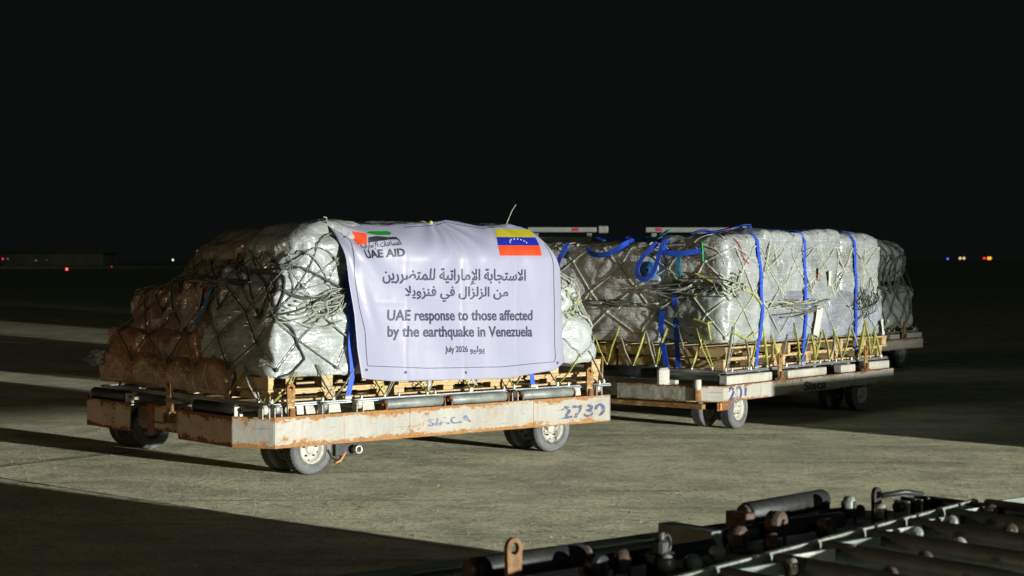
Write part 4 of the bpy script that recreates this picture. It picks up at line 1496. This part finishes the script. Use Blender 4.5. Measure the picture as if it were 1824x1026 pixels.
# yellow ropes around the near corner of load 2
mb = MB()
def snap_path(Ld, path, off=.016, smooth=2):
    pts = []
    for (fa, a, za), (fb, b, zb) in zip(path, path[1:]):
        for k in range(5):
            e = k / 5
            pts.append((Ld.side if fa == 's' else Ld.end)(a + (b - a) * e if fa == fb else a, za + (zb - za) * e, off)[0])
    fa, a, za = path[-1]
    pts.append((Ld.side if fa == 's' else Ld.end)(a, za, off)[0])
    for _ in range(smooth):
        pts = [pts[0]] + [(a + b * 2 + c) / 4 for a, b, c in zip(pts, pts[1:], pts[2:])] + [pts[-1]]
    return pts
for path in ([('e', .52, 1.42), ('e', .30, 1.33), ('s', .62, 1.30), ('s', .92, 1.22), ('s', 1.0, 1.12)],
             [('e', .75, 1.40), ('e', .45, 1.20)], [('e', .5, 1.0), ('e', .32, .95), ('s', .55, .98)], [('e', .32, .97), ('e', .30, .80)],
             [('s', .55, .88), ('s', .75, .80), ('s', .90, .86)]):
    mb.tube(snap_path(L2, path), .0105, 'rope_yellow', 6)
part('yellow_rope', mb, net2)

strap_pts = {}
for k, (x, lab) in enumerate(((1.02, 'brightest blue lashing strap, first along the long side from the near timber corner'),
                              (1.90, 'blue lashing strap with teal upper part, next to the white paper tag'),
                              (2.96, 'dim blue lashing strap nearest the dark end of the second dolly'))):
    root, pts = strap_thing(L2, x, lab, yb=.16, seed=k + 3)
# strap on the end face
def end_strap(y, z0, z1, label, mat='strap_blue', w=.055, foot=True, bow=0.0):
    pts = []
    if foot: pts.append((Vector((.47, y - .02, .535)), Vector((-1, 0, 0))))
    n = 14
    for k in range(n):
        e = k / (n - 1)
        p, _ = L2.end(y + bow * math.sin(e * math.pi), z0 + (z1 - z0) * e, .014)
        pts.append((p, Vector((-1, 0, 0))))
    mb = MB(); mb.ribbon(pts, (0, 1, 0), w, .003, mat)
    return solo('lashing_strap', mb, F2, label, 'strap', 'blue lashing straps')
end_strap(.83, .76, 1.06, 'blue strap rising from the raw timber on the lit end of the second load', bow=.02)
end_strap(.70, 1.22, 1.34, 'short dark blue strap piece in the gathered rope on the end of the second load')
end_strap(.67, 1.36, 1.58, 'teal strap piece with white stitching on the end of the second load', 'strap_teal', .05, False)
def free_ribbon(F, pts, w, mat, label, wd=(0, 1, 0), nrm=(-1, 0, 0), group='blue lashing straps', name='strap_loop'):
    P = [Vector(p) for p in pts]
    Q = []
    for i in range(len(P) - 1):
        p0, p1, p2, p3 = P[max(i - 1, 0)], P[i], P[i + 1], P[min(i + 2, len(P) - 1)]
        for k in range(6):
            t = k / 6
            Q.append(.5 * ((2 * p1) + (-p0 + p2) * t + (2 * p0 - 5 * p1 + 4 * p2 - p3) * t * t + (-p0 + 3 * p1 - 3 * p2 + p3) * t ** 3))
    Q.append(P[-1])
    mb = MB()
    out = []
    for i, q in enumerate(Q):
        out.append((q, Vector(nrm)))
    def wdir(p):
        i = min(range(len(Q)), key=lambda k: (Q[k] - p).length)
        t = (Q[min(i + 1, len(Q) - 1)] - Q[max(i - 1, 0)]).normalized()
        d = t.cross(Vector(nrm))
        return d.normalized() if d.length > .1 else Vector(wd)
    mb.ribbon(out, wdir, w, .003, mat)
    return solo(name, mb, F, label, 'strap', group)
ex = L2.end(1.0, 1.5)[0].x
free_ribbon(F2, [(ex + .12, .80, 1.74), (ex - .02, .82, 1.69), (ex - .05, .85, 1.56), (ex - .06, .90, 1.43), (ex - .065, .97, 1.36), (ex - .065, 1.05, 1.365), (ex - .06, 1.09, 1.43), (ex - .055, 1.05, 1.53), (ex - .045, .97, 1.62), (ex - .02, .88, 1.69)], .046, 'strap_blue', 'bright blue strap loop hanging on the lit end of the second load')
mb = MB()
for k in range(5):
    mb.lathe([(.014 + .014 * k, -.026), (.026 + .014 * k, -.028), (.026 + .014 * k, .028), (.014 + .014 * k, .026)], 'strap_navy', 22, 'x', (ex - .012, .985, 1.44))
solo('strap_roll', mb, F2, 'rolled-up teal strap coil caught in the hanging blue loop', 'strap')
free_ribbon(F2, [(ex + .02, 1.96, 1.70), (ex - .03, 1.99, 1.60), (ex - .03, 2.04, 1.50), (ex - .02, 2.06, 1.36)], .05, 'strap_blue', 'blue strap running down right beside the banner edge on the second load')
free_ribbon(F2, [(ex + .08, 1.22, 1.73), (ex - .02, 1.26, 1.68), (ex - .045, 1.38, 1.61), (ex - .045, 1.52, 1.58), (ex - .03, 1.64, 1.60), (ex - .02, 1.70, 1.65)], .05, 'strap_blue', 'blue strap sagging in a shallow bow below the crest, nearest the banner')
free_ribbon(F2, [(ex - .0, .80, 1.66), (ex - .03, .84, 1.61), (ex - .03, .62, 1.595), (ex, .42, 1.62)], .05, 'strap_blue', 'short level blue strap running from the hanging loop to the near corner')
# slack straps thrown over the top
rnd = random.Random(4)
tops = [('slack blue strap heaped on top of the second load, left part', 1.55), ('slack blue strap lying on top above the hanging loop', 1.15), ('slack blue strap on top towards the near corner', .7), ('teal strap lying on top near the near corner', .95)]
for k, (lab, y0) in enumerate(tops):
    pts = []
    y = y0
    for i in range(7):
        x = ex + .06 + .10 * i if k != 2 else ex + .05 + .16 * i
        yy = y0 + .17 * math.sin(i * 1.7 + k) + (.1 * i if k % 2 else -.02 * i)
        p, _, _, _ = L2.tree.ray_cast(Vector((x, yy, 3)), Vector((0, 0, -1)))
        if p is None: continue
        pts.append(p + Vector((0, 0, .02 + .03 * (i % 2))))
    free_ribbon(F2, pts, .04, 'strap_teal' if k == 3 else 'strap_blue', lab, nrm=(-.25, -.1, .96))
# tapes, tags and stickers
mb = MB(); mb.tube(snap_path(L2, [('e', .42, 1.70), ('e', .40, 1.62), ('e', .41, 1.52)]), .009, 'tape_green', 5)
solo('tape_strip', mb, F2, 'short green tape stripe on the upper near corner of the second load', 'tape')
mb = MB(); mb.tube(snap_path(L2, [('s', .62, 1.73), ('s', .72, 1.66), ('s', .78, 1.56), ('s', .84, 1.50)]), .005, 'tape_red', 5)
solo('tape_strip', mb, F2, 'thin red cord curving down the upper near corner of the second load', 'tape')
def tag_on(F, Ld, x, z, w, h, tilt, label, mat='paper', hang=.02):
    p, _ = Ld.side(x, z, hang)
    y0 = min(p.y, Ld.side(x, z - h / 2, hang)[0].y, Ld.side(x + w / 2, z + h / 2, hang)[0].y)
    mb = MB(); V = []; f = []
    n = 6
    for i in range(n + 1):
        for j in range(n + 1):
            a, b = (i / n - .5) * w, (j / n - .5) * h
            V.append((x + a * math.cos(tilt) - b * math.sin(tilt), y0 - .008 + .012 * math.sin(a / w * 4 + b / h * 2), z + a * math.sin(tilt) + b * math.cos(tilt)))
    for i in range(n):
        for j in range(n):
            k = i * (n + 1) + j
            f.append((k, k + n + 1, k + n + 2, k + 1))
    mb.add(V, f, mat, True)
    o = solo('paper_tag', mb, F, label, 'paper tag', 'paper tags and stickers on the wrapped loads')
    md = o.modifiers.new('thickness', 'SOLIDIFY'); md.thickness = .001
    return o
tag_on(F2, L2, 2.14, .93, .15, .30, -.25, 'long white paper tag hanging beside the second blue strap')
tag_on(F2, L2, 3.52, .83, .08, .16, .3, 'small white paper tag dangling at the far end of the second load')
tag_on(F2, L2, 2.40, 1.35, .085, .15, .04, 'white printed sticker on the upper glossy block', hang=.006)
tag_on(F2, L2, 2.20, 1.39, .07, .12, -.1, 'brown and yellow sticker beside the white one on the upper glossy block', 'paper_brown', .006)

# ================================================================== farthest dolly and load
dolly(F4, 'farthest loaded dolly, only its pale end frame showing past the second load', 3.6, 2.6, .27, .42, 'cream_paint_b', 'B', 'far')
for o in list(bpy.data.objects):
    if o.get('group') == 'far': o['group'] = GD
air_pallet(F4, .3, 3.5, .1, 2.5, 'thin pallet under the farthest, dim load')
L4 = Load(F4, 1.9, 1.3, 1.6, 1.15, .54, 1.3)
L4.block('dim wrapped bundle at the bottom of the farthest load', 'film_dim', (.4, .14, .53), (3.45, 2.4, 1.15), r=.12, bulge=.04, lump=.04, seed=41, step=.035, group='dim wrapped bundles of the farthest load')
L4.block('dim rounded wrapped bundle on top of the farthest load', 'film_dim', (.5, .18, 1.13), (3.42, 2.3, 1.82), r=.30, bulge=.04, lump=.04, seed=42, step=.035, group='dim wrapped bundles of the farthest load')
L4.bvh()
segs4 = L4.net(30, 9, 12, qmax=.75)
L4.dent([p for _, _, p in segs4], .03, .05)
L4.bvh(); L4.emit()
net4 = net_thing(L4, segs4, 'dark rope net over the dim farthest load', ('rope_mid', 'rope_dark'), 21, xr=(.32, 3.5), rail_y=.12, r=.009)

# pale rails behind the second load
def side_rail(F, L_, label, seed, reds):
    root = thing('side_rail', label, 'rail', F, (L_ / 2, 0, 0), 'pale rails behind the second load')
    mb = MB(); mb.box((0, 0, 1.855), (L_, .07, 1.915), 'rail_white', .008); part('top_rail', mb, root)
    mb = MB(); mb.box((0, .01, 1.74), (L_ - .12, .06, 1.80), 'rail_white', .006); part('lower_rail', mb, root)
    mb = MB(); mb.box((L_, -.03, 1.845), (L_ + .12, .10, 1.93), 'rail_white', .012); part('end_cap', mb, root)
    for x in (.1, L_ - .1):
        mb = MB(); mb.box((x - .03, .012, 0), (x + .03, .058, 1.845), 'rail_white', .004); part('post', mb, root)
    for x in reds:
        mb = MB(); mb.box((x, -.006, 1.868), (x + .075, -.001, 1.905), 'reflector_red', .001); part('reflector', mb, root)
side_rail(Frame(.18, 20.2, 1.5), .82, 'pale rail with a red reflector just right of the banner top', 1, [.52])
side_rail(Frame(1.56, 20.3, 1.0), 1.12, 'pale rail with two dull red marks above the blue straps', 2, [.12, .93])

# ================================================================== empty roller dolly beside the camera
def roller_dolly(F, label, full=True):
    root = thing('roller_dolly', label, 'cargo dolly', F, (-1.7, -1.3, 0), 'empty roller deck dollies')
    P = lambda n, mb, **k: part(n, mb, root, **k)
    GP = 'green_grey_paint'
    P('side_beam', c_beam(-3.5, -.92, 0, -1, .13, .43, GP))
    P('side_beam', c_beam(-3.5, -.92, -2.6, 1, .13, .43, GP))
    for y in (-1.0, -1.7):
        mb = MB(); mb.box((-3.4, y, .09), (-.66, y + .05, .40), GP, .004); P('shadow_skirt', mb)  # unseen skirts added to block light passing under the deck
    P('end_beam', c_beam(-2.45, -.30, -.60, -1, .24, .43, GP, ax='y'))
    P('end_beam', c_beam(-2.45, -.25, -3.6, 1, .24, .43, GP, ax='y'))
    P('corner_plate', slab_between((-.92, 0), (-.60, -.30), .24, .43, .008, GP))
    # recessed shelf between the outer beam and the roller bed
    mb = MB()
    mb.add([(-3.5, -.06, .41), (-.95, -.06, .41), (-.64, -.57, .41), (-3.5, -1.20, .41), (-3.5, -.06, .40), (-.95, -.06, .40), (-.64, -.57, .40), (-3.5, -1.20, .40)],
           [(3, 2, 1, 0), (4, 5, 6, 7), (0, 1, 5, 4), (1, 2, 6, 5), (2, 3, 7, 6), (3, 0, 4, 7)], GP)
    P('shelf_plate', mb)
    # long bare edge of the roller bed
    a, b = Vector((-3.3, -1.165)), Vector((-.52, -.552))
    P('bed_edge', slab_between(a, b, .40, .497, .035, GP))
    mb = slab_between(a + Vector((.004, -.004)), b, .4975, .5035, .026, 'worn_edge')
    P('worn_strip', mb)
    rm = MB(); rm.cyl((0, 0, 0), (0, -1.5, 0), .042, 'roller_dark', 26, .004)
    rmesh = rm.build('deck_roller')
    cap = MB(); cap.cyl((0, .012, 0), (0, -.012, 0), .014, 'pale_steel', 10)
    capm = cap.build('roller_axle')
    n = 9
    for i in range(n):
        x = -3.30 + .345 * i
        y = a.y + (b.y - a.y) * (x - a.x) / (b.x - a.x) - .05
        r = P('deck_roller', None, at=(x, y, .470), mesh=rmesh)
        c = bpy.data.objects.new('roller_axle', capm); COL.objects.link(c); c.parent = r; ORG[c.name] = Vector()
        mb = MB(); mb.box((x + .05, y - .004, .42), (x + .30, y + .012, .497), 'worn_edge' if i % 2 else GP, .002)
        P('step_plate', mb)
    rnd = random.Random(5)
    # disc castors standing between the rollers
    def disc(x, y, z, r, w, mat, ang, nm='castor_disc'):
        mb = MB()
        mb.cyl((0, -w / 2, 0), (0, w / 2, 0), r, mat, 20, .004)
        mb.cyl((0, -w / 2 - .012, 0), (0, w / 2 + .012, 0), r * .35, 'brown_steel', 10)
        mb.box((-.012, -w / 2 - .010, -.09), (.012, -w / 2 - .003, .01), 'dark_steel', .002)
        mb.box((-.012, w / 2 + .003, -.09), (.012, w / 2 + .010, .01), 'dark_steel', .002)
        P(nm, mb, at=(x, y, z), rot=(0, 0, ang))
    for k, (x, y) in enumerate([(-1.93, -1.04), (-1.84, -1.29), (-1.5, -1.18), (-1.07, -1.1), (-1.07, -.82), (-.68, -.73), (-2.32, -1.10), (-2.19, -1.42), (-1.42, -.92), (-.62, -1.0), (-2.6, -1.3)]):
        disc(x, y, .486, .029, .026, ('tube_grey', 'brown_steel', 'pale_steel', 'brown_steel')[k % 4], R(90 + rnd.uniform(-25, 25)))
    # black guide tubes on rusty ends
    for (x0, x1, y0, y1, z, r) in ((-3.18, -2.68, -.42, -.42, .475, .043), (-1.60, -1.04, -.20, -.12, .50, .045)):
        mb = MB(); mb.cyl((x0, y0, z), (x1, y1, z), r, 'black_rubber', 26, .006)
        P('guide_tube', mb)
        for (x, y) in ((x0 - .012, y0), (x1 + .012, y1)):
            mb = MB(); mb.cyl((x - .008, y, z), (x + .008, y, z), r * .82, 'brown_steel', 18, .002)
            mb.box((x - .006, y - .03, .40), (x + .006, y + .03, z), 'brown_steel', .002)
            P('tube_bracket', mb)
    # inner guide tubes lying below
    for (x0, x1, y, z, r) in ((-2.62, -2.10, -.50, .455, .030), (-1.92, -1.20, -.36, .455, .034), (-1.15, -.90, -.22, .45, .026)):
        mb = MB(); mb.cyl((x0, y, z), (x1, y, z), r, 'dark_steel', 18, .003); P('inner_tube', mb)
    # pale block and hardware along the edge
    mb = MB(); mb.box((-2.06, -.46, .41), (-1.98, -.16, .50), 'green_grey_paint', .004); P('guide_block', mb)
    mb = MB(); mb.box((-1.66, -.14, .41), (-1.61, -.26, .51), 'brown_steel', .004); P('guide_block', mb)
    disc(-1.96, -.50, .476, .044, .05, 'brown_steel', R(20))
    disc(-1.90, -.62, .462, .040, .04, 'brown_steel', R(40))
    disc(-1.68, -.44, .498, .046, .06, 'brown_steel', R(15))
    disc(-1.43, -.48, .452, .044, .05, 'brown_steel', R(80))
    disc(-2.78, -.61, .470, .042, .06, 'dark_steel', R(10))
    disc(-2.69, -.64, .480, .044, .04, 'brown_steel', R(60))
    disc(-1.02, -.42, .478, .034, .04, 'pale_steel', R(30))
    disc(-1.10, -.32, .508, .033, .04, 'tube_grey', R(25))
    mb = MB(); mb.ball((-2.56, -.73, .47), .034, 'pale_steel', 10); mb.cyl((-2.56, -.73, .41), (-2.56, -.73, .45), .03, 'dark_steel', 14); P('ball_castor', mb)
    mb = MB(); mb.ball((-2.38, -.68, .445), .036, 'tube_grey', 10); P('ball_castor', mb)
    mb = MB(); mb.ball((-2.20, -.62, .455), .030, 'tube_grey', 10); P('ball_castor', mb)
    # lock with a ring
    mb = MB()
    mb.box((-2.56, -.70, .41), (-2.48, -.62, .50), 'dark_steel', .008)
    mb.box((-2.545, -.685, .49), (-2.495, -.635, .545), 'dark_steel', .01)
    mb.cyl((-2.52, -.66, .545), (-2.52, -.66, .570), .016, 'dark_steel', 12)
    mb.tube([(-2.49 + .030 * math.cos(w) * .6, -.66, .525 + .034 * math.sin(w)) for w in [k * math.pi / 8 for k in range(17)]], .005, 'dark_steel', 6)
    P('lock', mb)
    # eye plates
    mb = MB(); mb.plate_hole((0, 0, 0), .037, .16, .016, .021, 'eye_rust', 28)
    P('eye_plate', mb, at=(-3.13, -.58, .565), rot=(0, 0, R(8)))
    mb = MB(); mb.plate_hole((0, 0, 0), .034, .11, .016, .016, 'dark_steel', 28)
    P('eye_plate', mb, at=(-.86, -.27, .520), rot=(0, 0, R(10)))
    mb = MB()
    for k in range(4):
        x = -.80 + .045 * k
        mb.box((x - .008, -.40, .41), (x + .008, -.32, .50 + .01 * (k % 2)), ('pale_steel', 'dark_steel')[k % 2], .003)
    mb.cyl((-.84, -.36, .475), (-.62, -.36, .475), .024, 'dark_steel', 14, .003)
    mb.tube([(-.86, -.30, .52), (-.74, -.33, .53), (-.66, -.36, .515)], .012, 'dark_steel', 8)
    P('latch_block', mb)
    # dark bar on the end beam
    mb = MB(); mb.box((-.65, -2.3, .42), (-.58, -.34, .50), 'black_rubber', .006); P('end_bar', mb)
    mb = MB(); mb.box((-.74, -.66, .40), (-.62, -.56, .49), 'green_grey_paint', .006); P('guide_block', mb)
    mb = MB(); mb.add([(-.66, -.38, .41), (-.60, -.38, .41), (-.63, -.38, .475), (-.66, -.35, .41), (-.60, -.35, .41), (-.63, -.35, .475)], [(0, 1, 2), (5, 4, 3), (0, 3, 4, 1), (1, 4, 5, 2), (2, 5, 3, 0)], 'dark_steel')
    P('gusset', mb)
    for ax in (-3.0, -.8):
        mb = MB(); mb.cyl((ax, -.2, TYRE_R), (ax, -2.4, TYRE_R), .022, 'dark_steel', 10)
        mb.box((ax - .05, -.42, TYRE_R - .02), (ax + .05, -.38, .40), 'dark_steel', .004)
        mb.box((ax - .05, -2.2, TYRE_R - .02), (ax + .05, -2.16, .40), 'dark_steel', .004)
        P('axle', mb)
        for y in (-.22, -.50, -2.08, -2.36): add_wheel(root, ax, y, y > -1)
    return root
roller_dolly(F3, 'empty dark roller deck dolly in the unlit corner nearest the viewer')

# ================================================================== unseen barrier added outside the frame to cast the shadow across the apron
def barrier():
    mb = MB()
    prof = [(-.20, 0), (.20, 0), (.20, .10), (.10, .22), (.075, .60), (-.075, .60), (-.10, .22), (-.20, .10)]
    a, b = Vector((6.50, 11.75, 0)), Vector((13.2, 18.0, 0))
    d = (b - a).normalized(); n = Vector((-d.y, d.x, 0))
    n_ = 4
    for k in range(n_):
        p, q = a + (b - a) * (k / n_), a + (b - a) * ((k + 1) / n_)
        v = [tuple(e + n * x + Vector((0, 0, z))) for e in (p, q) for x, z in prof]
        m = len(prof)
        one = MB()
        one.add(v, [tuple((i, (i + 1) % m, m + (i + 1) % m, m + i)) for i in range(m)] + [tuple(range(m))[::-1], tuple(range(m, 2 * m))], 'concrete')
        solo('shadow_barrier', one, WORLD, 'low barrier added out of view to cast a shadow, ' + ('closest to the loaded dollies', 'second in the row from the loaded dollies', 'third in the row from the loaded dollies', 'outermost of the row, away from the loads')[k], 'barrier', 'barriers added out of view to cast a shadow')
simple('concrete', (0.32, 0.32, 0.29), 0.9, var=0.2, scale=5, bump=0.005)
barrier()

# ================================================================== far background
hang = thing('hangar', 'long low hangar, barely visible, behind the faint lights at the dark horizon', 'building', WORLD, (-104, 402, 0))
mb = MB(); mb.box((-116, 395, 0), (-93, 409, 3.0), 'hangar_wall', 0); part('wall', mb, hang)
mb = MB(); mb.add([(-116.5, 394.5, 3.0), (-92.5, 394.5, 3.0), (-92.5, 409.5, 3.0), (-116.5, 409.5, 3.0), (-116.5, 402, 3.9), (-92.5, 402, 3.9)], [(0, 1, 5, 4), (2, 3, 4, 5), (0, 4, 3), (1, 2, 5)], 'hangar_roof'); part('roof', mb, hang)
for k in range(4):
    mb = MB(); mb.box((-114 + 5.4 * k, 394.85, .1), (-110 + 5.4 * k, 394.99, 2.5), 'hangar_roof', 0); part('door', mb, hang)
lamp('hangar_fill_light', 'POINT', (-104, 330, 26), (-104, 400, 0), 1500, (1.0, .86, .5), shadow_soft_size=.5)  # added unseen lamp, only lifts the hangar out of the dark

def far_light(x, y, dist, r, col, strength, label, n=1, gap=0.0, group='tiny lights along the dark horizon'):
    f = 3095 / dist
    X, Z = (x - 912) / f, 1.54 - (y - 462) / f
    root = thing('apron_light', label, 'light', WORLD, (X, dist, 0), group)
    mat = 'glow_%d_%d' % (x, y)
    emit(mat, col, strength)
    Z = max(Z, r * 1.1)
    mb = MB(); mb.cyl((X, dist, 0), (X, dist, max(.02, Z - r * .8)), r * .12, 'dark_steel', 6); part('post', mb, root)
    for k in range(n):
        mb = MB(); mb.ball((X + k * gap, dist, Z), r, mat, 10); part('lamp_globe', mb, root)
    if n > 1:
        mb = MB(); mb.box((X - r, dist + r * .6, Z - r * 1.2), (X + gap * (n - 1) + r, dist + r * .9, Z - r * 1.05), 'dark_steel'); part('crossbar', mb, root)
far_light(5, 461, 320, .18, (1, .04, .06), 1.2, 'small red light at the extreme left of the horizon')
far_light(14, 461, 320, .15, (.45, .55, .3), .25, 'very dim greenish light next to the leftmost red one')
far_light(64, 464, 320, .20, (.7, .75, .6), .12, 'left one of two dim white lights in front of the hangar')
far_light(83, 463, 320, .20, (.6, .62, .5), .05, 'right and fainter one of two dim white lights in front of the hangar')
far_light(119, 480, 240, .17, (1, .10, .09), 3.0, 'brightest red light, low on the dark apron')
far_light(199, 475, 240, .10, (1, .03, .1), .7, 'tiny dark red light near the stepped end of the front load')
far_light(308, 463, 320, .20, (.75, .9, .75), 1.2, 'white light just beside the top of the front load')
far_light(1688, 461, 320, .20, (.10, .14, 1), 1.6, 'small blue light beyond the far end of the loads')
far_light(1710, 460, 320, .26, (.75, .68, .30), 1.0, 'pair of pale yellow lights between the blue and the red one', 2, .72)
far_light(1753, 460, 320, .22, (1, .04, .03), 1.4, 'small red light touching the orange pair')
far_light(1761, 460, 320, .30, (1, .42, .04), 1.3, 'orange light at the right end of the horizon row', 2, .25)
